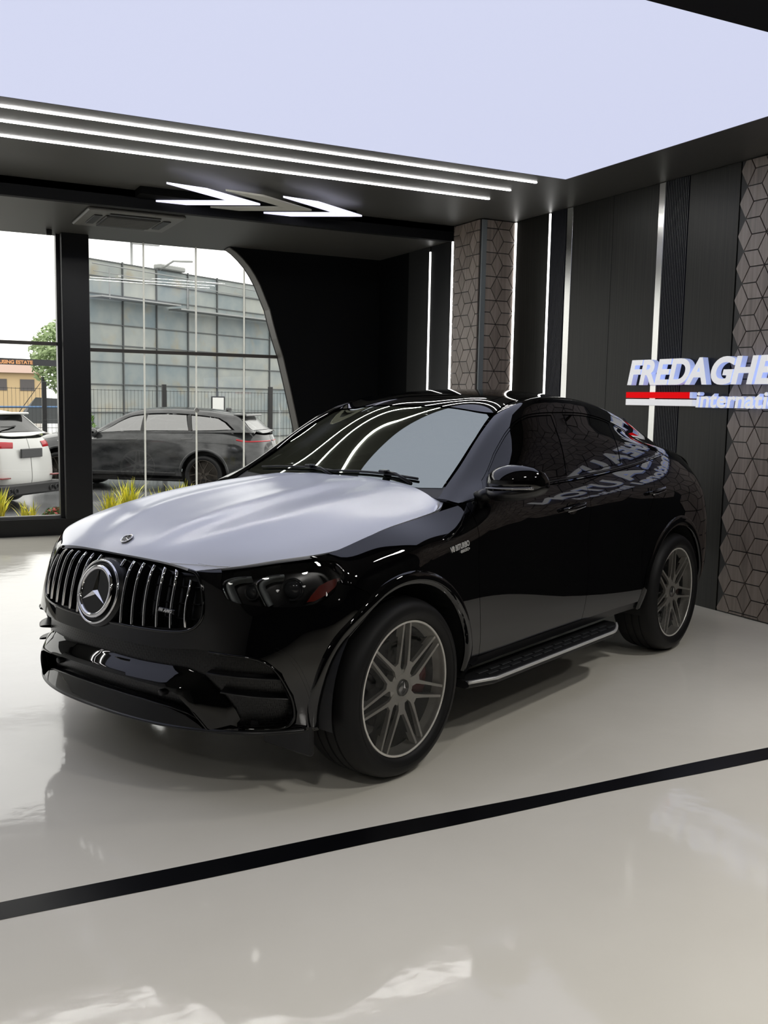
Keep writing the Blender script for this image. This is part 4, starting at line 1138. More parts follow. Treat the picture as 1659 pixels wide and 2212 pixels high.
# ------------------------------------------------------------------ wheels
def spoke_polys(R0, R1, n=7, rot=0.0):
    out = []
    for k in range(n):
        th = rot + 2 * math.pi * k / n
        def P(r, a, t): return (r * math.cos(th + a) - t * math.sin(th + a), r * math.sin(th + a) + t * math.cos(th + a))
        stem = [P(.035, 0, -.024), P(.085, 0, -.021), (P(.118, 0, -.022)), P(.118, 0, .022), P(.085, 0, .021), P(.035, 0, .024)]
        out.append((stem, 0))
        for sg in (1, -1):
            a1 = sg * math.radians(21.2)
            e0 = P(.100, 0, sg * .012); e1 = P(R1, a1, 0)
            d = (e1[0] - e0[0], e1[1] - e0[1]); L = math.hypot(*d); nx, ny = -d[1] / L, d[0] / L
            w0, w1 = .0095, .0055
            out.append(([(e0[0] + nx * w0, e0[1] + ny * w0), (e0[0] - nx * w0, e0[1] - ny * w0), (e0[0] + d[0] * .35 - nx * .0064, e0[1] + d[1] * .35 - ny * .0064), (e1[0] - nx * w1, e1[1] - ny * w1), (e1[0] + nx * w1, e1[1] + ny * w1), (e0[0] + d[0] * .35 + nx * .0064, e0[1] + d[1] * .35 + ny * .0064)], 1))
    return out
m_wfilm = glass_mat('wheel_film', (.90, .90, .90), .12, .8, 1.35)
def add_wrinkle(m):
    nt = m.node_tree; g = [n for n in nt.nodes if n.type == 'BSDF_GLOSSY'][0]
    tc = node(nt, 'ShaderNodeTexCoord'); nz = node(nt, 'ShaderNodeTexNoise'); nz.inputs['Scale'].default_value = 9; nz.inputs['Detail'].default_value = 2; nz.inputs['Distortion'].default_value = 1.5
    nt.links.new(tc.outputs['Object'], nz.inputs['Vector']); bp = node(nt, 'ShaderNodeBump'); bp.inputs['Strength'].default_value = .5; bp.inputs['Distance'].default_value = .03
    nt.links.new(nz.outputs['Fac'], bp.inputs['Height']); nt.links.new(bp.outputs[0], g.inputs['Normal'])
add_wrinkle(m_wfilm)
def make_wheel(x, side, rot, film, left_y=.985):
    """outer face towards local -y before placement"""
    Mx = Matrix.Translation((x, -left_y if side > 0 else left_y, .394)) @ (Matrix.Identity(4) if side > 0 else Matrix.Rotation(math.pi, 4, 'Z'))
    mb = MB()
    mb.lathe([(.2965, .006), (.2985, .0), (.2965, -.005), (.289, -.006), (.286, .0), (.286, .012), (.283, .03), (.270, .05), (.262, .16), (.285, .25), (.298, .256)], 84, 'y')
    rim = mb.xf(Mx).build('wheel', m_alloy, car, autosmooth=.7)
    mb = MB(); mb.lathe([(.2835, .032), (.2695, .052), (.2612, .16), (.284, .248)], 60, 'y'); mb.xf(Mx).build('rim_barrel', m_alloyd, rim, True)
    # spokes: face slightly concave towards hub
    mb = MB()
    for poly, kind in spoke_polys(.1, .287, 7, rot):
        n = len(poly)
        def fy(p):
            r = math.hypot(*p); return .004 + .020 * max(0, 1 - (r / .287)) ** 1.3
        V = [(a, fy((a, b)), b) for a, b in poly] + [(a * 1.0, fy((a, b)) + .034, b) for a, b in poly]
        ca = sum(p[0] for p in poly) / n; cbb = sum(p[1] for p in poly) / n
        mb.add(V, [tuple(range(n)), tuple(range(n, 2 * n))[::-1]] + [(i, (i + 1) % n, n + (i + 1) % n, n + i) for i in range(n)])
    mb.lathe([(.0, .020), (.060, .018), (.078, .022), (.080, .06), (.0, .06)], 40, 'y')
    mb.xf(Mx).build('spokes', m_alloy, rim)
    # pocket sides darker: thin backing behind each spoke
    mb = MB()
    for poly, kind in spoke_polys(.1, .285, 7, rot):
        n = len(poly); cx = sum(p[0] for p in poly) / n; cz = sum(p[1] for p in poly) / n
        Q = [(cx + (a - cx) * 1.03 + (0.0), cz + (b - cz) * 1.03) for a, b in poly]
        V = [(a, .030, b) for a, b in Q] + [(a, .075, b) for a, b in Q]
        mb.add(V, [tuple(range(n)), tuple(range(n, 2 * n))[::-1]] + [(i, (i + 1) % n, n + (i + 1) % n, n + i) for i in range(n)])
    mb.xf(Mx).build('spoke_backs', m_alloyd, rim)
    cap = MB().lathe([(0, .006), (.030, .006), (.036, .010), (.038, .020), (.0, .020)], 36, 'y').xf(Mx).build('hub_cap', pm('hub_cap_silver', (.30, .30, .30), .25, .9), rim, True)
    mb = MB()
    for k in range(3):
        a = math.pi / 2 + k * 2 * math.pi / 3 + .15; d = (math.cos(a), math.sin(a)); a1, a2 = a - math.pi / 3, a + math.pi / 3
        mb.add([(0, .0005, 0), (d[0] * .031, .004, d[1] * .031), (math.cos(a1) * .005, .005, math.sin(a1) * .005), (math.cos(a2) * .005, .005, math.sin(a2) * .005)], [(0, 1, 2), (0, 3, 1)])
    mb.xf(Mx).build('hub_star', m_chr, rim)
    # tyre
    prof = [(.297, .004), (.303, -.010), (.315, -.019), (.335, -.0245), (.352, -.022), (.368, -.014), (.380, .002), (.3875, .022), (.3915, .045), (.393, .07), (.388, .0715), (.388, .080), (.3935, .0815), (.394, .118), (.388, .1195), (.388, .130), (.394, .1315), (.3935, .168), (.388, .1695), (.388, .178), (.393, .1795), (.3915, .205), (.3875, .228), (.380, .248), (.352, .272), (.315, .268), (.297, .246)]
    ty = MB().lathe(prof, 96, 'y').xf(Mx).build('tyre', m_rub, rim, autosmooth=.8)
    MB().lathe([(.333, -.0246), (.3345, -.0262), (.336, -.0246)], 96, 'y').xf(Mx).build('sidewall_rib', m_rub, rim, True)
    # brake
    MB().lathe([(.06, .085), (.195, .085), (.195, .115), (.06, .115)], 48, 'y', True).xf(Mx).build('brake_disc', pm('disc_steel', (.10, .10, .10), .35, .8), rim)
    mb = MB(); P = [(.135, -.5), (.215, -.5), (.225, 0), (.215, .5), (.135, .5)]
    pl = [(r * math.cos(a), r * math.sin(a)) for r, a in ((.125, -.42), (.21, -.45), (.225, -.2), (.228, 0), (.225, .2), (.21, .45), (.125, .42))]
    V = [(a, .060, b) for a, b in pl] + [(a, .13, b) for a, b in pl]; n = len(pl)
    mb.add(V, [tuple(range(n)), tuple(range(n, 2 * n))[::-1]] + [(i, (i + 1) % n, n + (i + 1) % n, n + i) for i in range(n)])
    mb.xf(Mx).build('brake_caliper', pm('caliper_red', (.12, .006, .004), .3), rim)
    if film:
        MB().lathe([(0, .001), (.15, -.001), (.285, -.004)], 60, 'y').xf(Mx).build('protective_film', m_wfilm, rim, True)
    return rim
r7 = math.pi / 2 + math.pi / 7
make_wheel(0, 1, r7 - .04, True); make_wheel(2.935, 1, r7 + .06, True)
make_wheel(0, -1, r7, False); make_wheel(2.935, -1, r7, False)

# ------------------------------------------------------------------ cabin
mb = MB()
P = [(.66, 1.165), (.80, 1.19), (1.02, 1.175), (1.16, 1.10), (1.19, .95), (1.10, .75), (.66, .75)]
V = [(x, -.80, z) for x, z in P] + [(x, .80, z) for x, z in P]; n = len(P)
mb.add(V, [tuple(range(n)), tuple(range(n, 2 * n))[::-1]] + [(i, (i + 1) % n, n + (i + 1) % n, n + i) for i in range(n)])
dash = mb.build('dashboard', m_cabin, car)
stw = MB()
cx, cy, cz = 1.33, -.40, 1.055; tl = math.radians(24)
ringp = [(cx + .185 * math.sin(a) * math.sin(tl), cy + .185 * math.cos(a), cz + .185 * math.sin(a) * math.cos(tl)) for a in [2 * math.pi * k / 40 for k in range(40)]]
stw.tube(ringp, .016, 8, True)
for a in (0.1, math.pi - .1, -math.pi / 2): stw.tube([(cx - .01, cy, cz), (cx + .175 * math.sin(a) * math.sin(tl), cy + .175 * math.cos(a), cz + .175 * math.sin(a) * math.cos(tl))], .014, 6)
stw.tube([(cx - .0, cy, cz), (cx - .25, cy, cz - .08)], [.05, .04], 10)
stw.build('steering_wheel', pm('leather_grey', (.10, .10, .10), .45), car, True)
for (sx, sy) in ((1.62, -.38), (1.62, .38), (2.45, -.40), (2.45, .40)):
    mb = MB(); mb.bevbox(sx - .1, sx + .42, sy - .26, sy + .26, .62, .80, .05)
    seat = mb.build('seat', m_cabin, car)
    b2 = MB().bevbox(-.07, .07, -.25, .25, 0, .58, .05).xf(Matrix.Translation((sx + .43, sy, .76)) @ Matrix.Rotation(math.radians(16), 4, 'Y')).build('backrest', m_cabin, seat)
    MB().bevbox(-.05, .05, -.14, .14, 0, .18, .04).xf(Matrix.Translation((sx + .605, sy, 1.355)) @ Matrix.Rotation(math.radians(10), 4, 'Y')).build('headrest', m_cabin, seat)
mb = MB(); mb.bevbox(-.02, .02, -.13, .13, -.035, .035, .012)
mb.xf(Matrix.Translation((1.33, 0, 1.475))).build('rear_view_mirror', m_soft, car)
mb = MB(); mb.box(.7, 3.6, -.78, .78, .30, .62); mb.build('cabin_floor', m_cabin, car)

# =================================================================== OUTSIDE THE GLASS
GZ = -.24
m_asph = pm('wet_asphalt', (.05, .052, .055), .25)
add_noise_color(m_asph, (.09, .093, .097), (.20, .205, .21), scale=(.25, .6, 1), detail=6, contrast=(.4, .62), rough=(.03, .40), bump=.06, bump_scale=5)
struct(MB().box(-60, 80, GY + .10, 190, GZ - .2, GZ).build('ground_outside', m_asph))
struct(MB().box(-60, LX - .2, -40, GY + .10, GZ - .2, GZ).build('ground_left', m_asph))

# ---- background cars: same kind of coupe/SUV body, own roofs and colours
def gsec2(x, zc, k):
    yb = .885 - .06 * max(0, (x - 2.4) / 1.5); zb = k['zb0'] + .022 * (x - .6)
    yr = .72 - .08 * min(1, max(0, (x - .7) / .8)) - .03 * max(0, (x - 2.2) / 1.6)
    zr = max(zb + .012, zc - .095); t = min(1, max(0, (zr - zb) / .30)); yr = yr + (yb - .07 - yr) * (1 - t)
    return gsec(x, zc, yr - .10, max(zr + .005, zc - .035), yr - .045, max(zr + .003, zc - .05), yr, zr, yb, zb)
def build_suv(name, label, loc, rear_bearing, paint, k, wheel_mat, glass, shut=True):
    root = thing(name, label, 'car', loc, 0, None)
    a = math.radians(rear_bearing); root.rotation_euler = (0, 0, math.atan2(math.cos(a), math.sin(a)))
    P2 = PAf.copy(); P2[:, :, 1] *= k['w']; P2[:, :, 2] = P2[:, :, 2] * k['zs'] + k['zo']
    # squarer tail: belt row tucks in less at the rear
    S2 = Surf(uAf, vA, P2, nu=700, nv=70)
    G2 = np.array([gsec2(x, z, k) for x, z in k['roof']]); mB = G2[:, 1:][:, ::-1] * np.array([1, -1, 1])
    B2 = Surf(G2[:, 0, 0], vBf, np.concatenate([mB, G2], 1), nu=260, nv=260)
    P3 = PHf.copy(); P3[:, :, 1] *= k['w']; P3[:, :, 2] = P3[:, :, 2] * k['zs'] + k['zo'] + .004; H2 = Surf(uH, vHf, P3, nu=120, nv=120)
    fa = S2.find(ring(*FC, .45, 208, -20, 26), axes=(0, 2), umin=.95, umax=5.6); rr = S2.find(ring(*RC_, .45, 200, -20, 26), axes=(0, 2), umin=.95, umax=5.6)
    low = [(0, 0), (.98, 0)] + [tuple(p) for p in fa] + [(2.2, .0), (3.9, .0)] + [tuple(p) for p in rr] + [(5.35, 0), (6.28, 0), (6.28, .83)] + [(u, .83) for u in (5.8, 5.2, 4.6, 4.0, 3.4, 2.8, 2.2, 1.8, 1.4, 1.1, .8, .5, .25)] + [(0, .83)]
    for s in (False, True):
        bd = panel('body_side', S2, low, paint, root, step=.06, mirror=s, out=(.05, 1, .1), flange=.02, inset=0)
        if shut:
            for path in ([(2.12, .82), (2.10, .6), (2.12, .3), (2.15, .05)], [(3.26, .82), (3.22, .55), (3.24, .27), (3.22, .05)], [(4.3, .82), (4.15, .66), (3.98, .5), (3.93, .3), (3.97, .05)]):
                ribbon('shut_line', S2, path, .007, .0005, -.003, m_soft, bd, mirror=s, out=(0, 1, 0), step=.05)
        for cc in (FC, RC_):
            sg = 1 if s else -1; rg = ring(*cc, .455, 215, -35, 24)
            V = []
            for (x, z) in rg: V += [(x, sg * .90 * k['w'], z), (x, sg * .58, z)]
            mb = MB(); mb.add(V, [(2 * i, 2 * i + 1, 2 * i + 3, 2 * i + 2) for i in range(len(rg) - 1)]); mb.add([(x, sg * .58, z) for x, z in rg], [tuple(range(len(rg)))])
            mb.build('wheel_housing', m_soft, root)
            ribbon('arch_lip', S2, S2.find(ring(*cc, .475, 198, -15, 30), axes=(0, 2), umin=.95, umax=5.6), .05, -.002, .012, k.get('arch', paint), root, mirror=s, out=(0, 1, 0), step=.04)
        ribbon('sill_trim', S2, [(2.2, .03), (3.0, .03), (3.9, .03)], .08, .001, .012, m_soft, root, mirror=s, out=(0, 1, 0), step=.1)
        xr = k['xr']
        dl = [(.78, .97), (.95, .80), (1.15, .745), (1.40, .725), (1.8, .722), (2.6, .722), (xr - .35, .73), (xr - .18, .80), (xr, .96), (xr - .4, .99), (2.4, .995), (1.6, .995), (1.0, .99)]
        fr = [(.60, .60), (1.0, .60), (2.0, .60), (3.3, .60), (k['roof'][-1][0] - .02, .60), (k['roof'][-1][0] - .02, 1.018), (3.0, 1.018), (2.0, 1.018), (.62, 1.018)]
        panel('pillar_frame', B2, fr, paint, root, holes=[dl], step=.05, mirror=s, out=(0, 1, .4), flange=.015)
        for pl in ([(.84, .965), (.97, .815), (1.16, .760), (1.40, .740), (1.66, .738), (1.66, .985), (1.0, .980)], [(1.74, .738), (2.52, .738), (2.62, .985), (1.74, .985)], [(2.62, .738), (xr - .37, .745), (xr - .22, .81), (xr - .06, .95), (xr - .4, .975), (2.70, .985)]):
            panel('side_glass', B2, pl, glass, root, step=.06, off=-.004, mirror=s, out=(0, 1, .4), flange=.004)
        ribbon('window_divider', B2, [(1.70, .73), (1.70, .99)], .085, -.006, -.002, m_gloss, root, mirror=s, out=(0, 1, .3), step=.05)
        ribbon('window_divider', B2, [(2.57, .73), (2.66, .99)], .07, -.006, -.002, m_gloss, root, mirror=s, out=(0, 1, .3), step=.05)
        # mirrors
        sg = 1 if s else -1
        mb = MB(); n = 16; V = []; secs = [(.90, .74, 1.13, .03, .04), (.95, .74, 1.14, .07, .08), (1.03, .75, 1.15, .085, .09), (1.09, .77, 1.15, .06, .065), (1.11, .78, 1.15, .02, .02)]
        for (y, cx, cz, ax, bz) in secs: V += [(cx + ax * math.cos(2 * math.pi * q / n), sg * y * k['w'], cz + bz * math.sin(2 * math.pi * q / n)) for q in range(n)]
        mb.add(V, [(i * n + q, i * n + (q + 1) % n, (i + 1) * n + (q + 1) % n, (i + 1) * n + q) for i in range(4) for q in range(n)]); mb.build('door_mirror', paint, root, True)
        for x in (0, 2.935):
            ys = .965 * k['w']
            Mx = Matrix.Translation((x, -ys, .375)) @ Matrix.Identity(4) if not s else Matrix.Translation((x, ys, .375)) @ Matrix.Rotation(math.pi, 4, 'Z')
            mb = MB(); mb.lathe([(.285, .0), (.278, -.004), (.272, .01), (.262, .05), (.255, .19), (.0, .19)], 40, 'y')
            for poly, kind in spoke_polys(.1, .275, 5, .3):
                m_ = len(poly); mb.add([(p, .006, q) for p, q in poly] + [(p, .045, q) for p, q in poly], [tuple(range(m_)), tuple(range(m_, 2 * m_))[::-1]] + [(i, (i + 1) % m_, m_ + (i + 1) % m_, m_ + i) for i in range(m_)])
            wv = mb.xf(Mx).build('wheel', wheel_mat, root, autosmooth=.6)
            MB().lathe([(.284, .003), (.30, -.012), (.33, -.018), (.36, -.008), (.372, .03), (.375, .12), (.372, .21), (.35, .25), (.284, .245)], 44, 'y').xf(Mx).build('tyre', m_rub, wv, True)
        ribbon('tail_lamp', S2, k['tail'], k['tailw'], .001, .012, pm('tail_lamp_bright_red', (.42, .010, .018), .15), root, mirror=s, out=(1, .3, 0), step=.05)
        ribbon('headlamp', S2, [(.66, .70), (.85, .70), (1.0, .71), (1.12, .73)], .10, .0, .006, m_hl, root, mirror=s, out=(-1, .5, 0), step=.05)
    panel('bonnet', H2, hood_loop, paint, root, step=.07, flange=.01, inset=0)
    e = k['roof'][-1][0]; xw = k['xrw']
    ro = [(1.36, 0), (1.36, .56), (2.0, .585), (3.0, .585), (xw[0] - .02, .585), (xw[0] - .02, 0)]
    panel('roof', B2, ro + [(u, -v) for u, v in ro[::-1]][1:-1], paint, root, step=.06, flange=.01)
    wsp = [(1.34, 0), (1.34, .55), (1.0, .575), (.70, .575), (.68, 0)]
    panel('windscreen', B2, wsp + [(u, -v) for u, v in wsp[::-1]][1:-1], glass, root, step=.06, off=-.003, flange=.005)
    rwp = [(xw[0], 0), (xw[0], .565), (xw[1], .57), (xw[1], 0)]
    panel('rear_window', B2, rwp + [(u, -v) for u, v in rwp[::-1]][1:-1], k.get('rglass', glass), root, step=.05, off=.002, flange=.005, out=(1, 0, 1))
    tgp = [(xw[1] + .005, 0), (xw[1] + .005, .585), (e - .01, .585), (e - .01, 0)]
    if e - xw[1] > .05: panel('tailgate_top', B2, tgp + [(u, -v) for u, v in tgp[::-1]][1:-1], paint, root, step=.05, out=(1, 0, 1))
    # roof spoiler
    mb = MB(); zs = np.interp(xw[0] - .02, [r[0] for r in k['roof']], [r[1] for r in k['roof']])
    mb.bevbox(xw[0] - .12, xw[0] + .14, -.56, .56, zs - .03, zs + .006, .012); mb.build('roof_spoiler', k.get('spoiler', paint), root)
    MB().bevbox(-.6, 3.85, -.74, .74, .22, .30, .03).build('underbody', m_soft, root)
    mb = MB(); mb.bevbox(1.0, 3.3, -.70, .70, .5, 1.06, .05)
    for (sx, sy) in ((1.75, -.36), (1.75, .36), (2.6, -.36), (2.6, .36)): mb.bevbox(sx, sx + .14, sy - .24, sy + .24, .9, 1.38, .04)
    mb.build('cabin_interior', m_cabin, root)
    return root, S2, B2
roof_v = [(.56, 1.165), (.70, 1.215), (.90, 1.33), (1.15, 1.475), (1.36, 1.575), (1.6, 1.625), (1.9, 1.652), (2.3, 1.655), (2.7, 1.638), (3.05, 1.608), (3.35, 1.572), (3.52, 1.535), (3.64, 1.44), (3.78, 1.30), (3.92, 1.165)]
m_vel = pm('rain_wet_black_paint', (.012, .013, .014), .12, spec=.6)
add_noise_color(m_vel, (.014, .015, .016), (.05, .051, .053), scale=(3, 3, 8), detail=6)
g_vel = glass_mat('grey_rain_glass', (.16, .17, .17), .12, .9, 2.8)
g_wht = glass_mat('smoky_glass', (.06, .06, .06), .08, .8, 1.9)
vk = dict(w=.955, zs=.985, zo=-.004, zb0=1.13, xr=3.52, xrw=(3.54, 3.84), roof=roof_v, tail=[(5.10, .70), (5.4, .70), (5.8, .70), (6.2, .70)], tailw=.024, arch=m_vel, rglass=glass_mat('milky_rear_glass', (.35, .36, .36), .2, 1.0, 2.6))
vel, VS, VB = build_suv('parked_suv', 'rain-wet black SUV parked sideways outside behind the right window pane', (3.43, 20.5, GZ), 125, m_vel, vk, pm('bronze_black_alloy', (.05, .043, .036), .4, .7), g_vel)
ribbon('side_vent_strip', VS, [(1.50, .715), (1.8, .712), (2.12, .708), (2.32, .705)], .02, .001, .006, pm('silver_trim', (.6, .6, .6), .3, .8), vel, out=(0, 1, 0))
for u in (2.92, 4.02): ribbon('flush_handle', VS, [(u, .685), (u + .22, .69)], .03, .0005, .003, pm('handle_grey', (.06, .06, .06), .3), vel, out=(0, 1, 0))
MB().bevbox(3.10, 3.22, -.03, .03, 1.60, 1.655, .012).build('shark_fin_antenna', m_vel, vel)

roof_w = [(.56, 1.165), (.70, 1.215), (.90, 1.33), (1.15, 1.475), (1.36, 1.575), (1.6, 1.622), (1.9, 1.645), (2.3, 1.650), (2.7, 1.640), (3.05, 1.615), (3.30, 1.585), (3.46, 1.545), (3.60, 1.43), (3.74, 1.30), (3.88, 1.165)]
m_wpaint = pm('white_car_paint', (.66, .66, .64), .12, spec=.5)
wk = dict(w=.945, zs=.985, zo=-.004, zb0=1.13, xr=3.45, xrw=(3.47, 3.80), roof=roof_w, tail=[(5.36, .715), (5.55, .72), (5.72, .72), (5.88, .715)], tailw=.10, arch=m_soft, spoiler=m_wpaint)
wsu, WS, WB = build_suv('white_suv', 'white SUV seen from behind outside the left window pane', (-.86, 19.45, GZ), 135, m_wpaint, wk, pm('silver_alloy', (.5, .5, .5), .35, .8), g_wht)
# tailgate furniture
bkx = 4.08
MB().bevbox(bkx - .02, bkx + .012, -.26, .26, .84, .985, .008).build('number_plate', pm('plate_dark_grey', (.045, .045, .048), .4), wsu)
mb = MB(); mb.bevbox(bkx - .22, bkx + .025, -.80, .80, .24, .43, .03); bmp = mb.build('rear_diffuser', m_soft, wsu)
for y in (-.58, -.44, .44, .58): MB().lathe([(.045, 0), (.05, .03), (.044, .05), (.038, .0)], 20, 'x').xf(Matrix.Translation((bkx + .0, y, .32))).build('exhaust_tip', m_black, bmp, True)
for y in (-.62, .62): MB().bevbox(bkx - .09, bkx + .005, y - .11, y + .11, .525, .542, .004).build('red_reflector', pm('reflector_red', (.20, .01, .012), .3), wsu)
MB().tube([(3.73, .05, 1.335), (3.76, -.12, 1.325), (3.78, -.36, 1.33)], [.014, .012, .006], 6).build('rear_wiper', m_soft, wsu, True)

# a second white car beyond the black SUV's tail
w2k = dict(wk); w2k['tail'] = wk['tail']
w2, _, _ = build_suv('white_car', 'white car mostly hidden behind the bonnet, beyond the black SUV tail', (9.1, 20.6, GZ), 98, m_wpaint, w2k, MAT['silver_alloy'], g_wht, shut=False)

# ---- back of a large sheet-metal hoarding
m_sheet = pm('weathered_sheet', (.42, .45, .45), .7)
def sheet_mat(m):
    nt = m.node_tree; b = bsdf(m)
    tc = node(nt, 'ShaderNodeTexCoord'); n1 = node(nt, 'ShaderNodeTexNoise'); n1.inputs['Scale'].default_value = 1.6; n1.inputs['Detail'].default_value = 7
    nt.links.new(tc.outputs['Object'], n1.inputs['Vector'])
    at = node(nt, 'ShaderNodeAttribute'); at.attribute_name = 'tone'
    c1 = node(nt, 'ShaderNodeValToRGB'); c1.color_ramp.elements[0].color = (.17, .22, .245, 1); c1.color_ramp.elements[1].color = (.40, .41, .375, 1)
    c1.color_ramp.elements[0].position = .1; c1.color_ramp.elements[1].position = .9
    ad = node(nt, 'ShaderNodeMath', operation='ADD'); nt.links.new(n1.outputs['Fac'], ad.inputs[0]); nt.links.new(at.outputs['Fac'], ad.inputs[1]); nt.links.new(ad.outputs[0], c1.inputs['Fac'])
    n2 = node(nt, 'ShaderNodeTexNoise'); n2.inputs['Scale'].default_value = 1.7; n2.inputs['Detail'].default_value = 8; nt.links.new(tc.outputs['Object'], n2.inputs['Vector'])
    c2 = node(nt, 'ShaderNodeValToRGB'); c2.color_ramp.elements[0].position = .56; c2.color_ramp.elements[0].color = (0, 0, 0, 1); c2.color_ramp.elements[1].position = .80; c2.color_ramp.elements[1].color = (.6, .6, .6, 1)
    nt.links.new(n2.outputs['Fac'], c2.inputs['Fac'])
    mx = node(nt, 'ShaderNodeMixRGB'); nt.links.new(c2.outputs[0], mx.inputs[0]); nt.links.new(c1.outputs[0], mx.inputs[1]); mx.inputs[2].default_value = (.36, .27, .12, 1)
    nt.links.new(mx.outputs[0], b.inputs['Base Color'])
sheet_mat(m_sheet)
bb_a = math.radians(60); bbd = Vector((math.sin(bb_a), math.cos(bb_a), 0)); bb0 = Vector((4.69, 26.6, GZ))
board_ = thing('billboard', 'back of a tall weathered sheet metal billboard beyond the parked cars', 'billboard', tuple(bb0), math.pi / 2 - bb_a)
rows = [0.05, .62, 1.40, 2.15, 2.75, 3.2, 3.75, 4.53, 4.98, 5.40]
V = []; F = []; tone = []; rng = random.Random(11); SP = 1.24; colx = [-.02 + SP * i for i in range(0, 12)]
for i in range(len(colx) - 1):
    for j in range(len(rows) - 1):
        k = len(V); a0, a1, z0, z1 = colx[i] + .012, colx[i + 1] - .012, rows[j] + .01, rows[j + 1] - .01
        V += [(a0, 0, z0), (a1, 0, z0), (a1, 0, z1), (a0, 0, z1), (a0, .02, z0), (a1, .02, z0), (a1, .02, z1), (a0, .02, z1)]
        f = [(0, 1, 2, 3), (5, 4, 7, 6), (0, 4, 5, 1), (3, 2, 6, 7)]; F += [tuple(q + k for q in g) for g in f]; tone += [rng.uniform(-.22, .22)] * 4
sh = mesh_obj('sheet_panels', V, F, m_sheet, board_); at = sh.data.attributes.new('tone', 'FLOAT', 'FACE'); at.data.foreach_set('value', tone)
mb = MB()
for x in colx: mb.box(x - .016, x + .016, -.05, .0, 0, 5.44)
for z in rows: mb.box(colx[0], colx[-1], -.035, .0, z - .014, z + .014)
mb.build('seam_frame', pm('rusty_frame', (.10, .108, .11), .7), board_)
mb = MB(); mb.box(.05, 2.9, -.55, -.05, 4.40, 4.44); mb.box(2.9, 8.0, -.55, -.05, 4.30, 4.34); mb.build('catwalk', pm('catwalk_grey', (.30, .31, .31), .6), board_)
mb = MB()
for x in (.35, 3.2, 6.6): mb.tube([(x, -.5, 4.36), (x, -.5, 5.15)], .02, 6)
mb.tube([(.0, -.25, 5.26), (9, -.25, 5.18)], .018, 6); mb.tube([(.0, -.3, 5.06), (9, -.3, 4.94)], .012, 6)
mb.build('conduit', pm('conduit_grey', (.25, .26, .26), .5), board_)
mb = MB()
for x in colx[::3]: mb.box(x - .08, x + .08, .03, .20, 0, 5.3)
mb.build('rear_posts', pm('post_grey', (.2, .2, .2), .6), board_)
mb = MB(); mb.tube([(2.6, 0, 5.4), (2.65, -.5, 5.62), (3.3, -.6, 5.68)], .03, 6); mb.bevbox(2.5, 3.5, -.15, .15, 5.42, 5.56, .03); mb.build('lamp_arm', pm('lamp_arm_grey', (.3, .31, .3), .6), board_)

# ---- wire fence
fence = thing('wire_fence', 'black welded wire fence with square posts behind the parked cars', 'fence', (0, 23.2, GZ))
mb = MB(); x = -3.0
while x < 14: mb.box(x - .003, x + .003, -.003, .003, .05, 2.0); x += .085
for z in (.2, .65, 1.1, 1.55, 1.98): mb.box(-3, 14, -.004, .004, z - .005, z + .005)
mb.build('wire_mesh', pm('fence_wire', (.03, .032, .034), .5), fence)
for px_ in (-2.3, .4, 3.13, 5.86, 8.55, 11.2): MB().bevbox(px_ - .05, px_ + .05, -.05, .05, 0, 2.14, .008).build('post', m_soft, fence)
tag(MB().tube([(-6, 24.2, 1.30), (-1, 24.2, 1.33), (2, 24.2, 1.30), (4.0, 24.2, 1.32)], .028, 6).build('pipe_rail', pm('faded_blue', (.10, .20, .38), .5), None, True), 'faded blue horizontal pipe rail behind the wire fence', 'rail')
nb_ = thing('notice_board', 'small white square board in black frame on the wire fence', 'board', (7.16, 23.12, 1.24))
MB().bevbox(-.17, .17, -.03, .0, 0, .40, .004).build('frame', m_soft, nb_); MB().box(-.02, .02, -.028, -.004, GZ - 1.24, .0).build('stake', m_soft, nb_); MB().box(-.14, .14, -.034, -.030, .03, .37).build('face', pm('board_white', (.75, .75, .73), .6), nb_)

# ---- plants by the glass
m_blade = pm('yellow_green_blade', (.48, .46, .03), .5)
add_noise_color(m_blade, (.55, .60, .05), (1.0, .90, .10), scale=(26, 26, 3), detail=2, contrast=(.38, .58))
m_leafg = pm('leaf_green', (.07, .16, .025), .5)
m_flower = pm('coral_flower', (.62, .09, .07), .5)
struct(MB().box(-4.4, 4.9, 12.2, 13.25, GZ, -.05).build('planting_bed', pm('wet_soil', (.05, .045, .035), .7)))
BED = -.05
def tuft(loc, n, h, seed, label):
    rng = random.Random(seed); V = []; F = []
    for b in range(int(n * 1.9)):
        a = rng.uniform(0, 2 * math.pi); L = h * rng.uniform(.6, 1.1); lean = rng.uniform(.12, .55); w = rng.uniform(.009, .018); bx, by = rng.uniform(-.07, .07), rng.uniform(-.05, .05)
        k = len(V); tx, ty = -math.sin(a), math.cos(a)
        for i in range(7):
            t = i / 6; r = lean * L * t ** 1.8 * .8; z = L * (t - .38 * lean * t ** 2.2); ww = w * (1 - t ** 2.2) + .0008
            V += [(bx + math.cos(a) * r - tx * ww, by + math.sin(a) * r - ty * ww, z), (bx + math.cos(a) * r + tx * ww, by + math.sin(a) * r + ty * ww, z + ww * .4)]
        F += [(k + 2 * i, k + 2 * i + 1, k + 2 * i + 3, k + 2 * i + 2) for i in range(6)]
    return tag(mesh_obj('grass_clump', V, F, m_blade, None, True, loc), label, 'plant', 'yellow grass clumps along the window')
tuft((1.13, 12.75, BED), 46, .56, 1, 'yellow striped grass clump at far left edge, below the white SUV')
tuft((1.48, 12.50, BED), 30, .40, 2, 'yellow striped grass clump left of the red flowers beside the post')
tuft((2.45, 12.45, BED), 46, .50, 3, 'yellow striped grass clump just right of the black window post')
tuft((2.78, 12.95, BED), 50, .60, 4, 'tallest yellow striped grass clump, second right of the black window post')
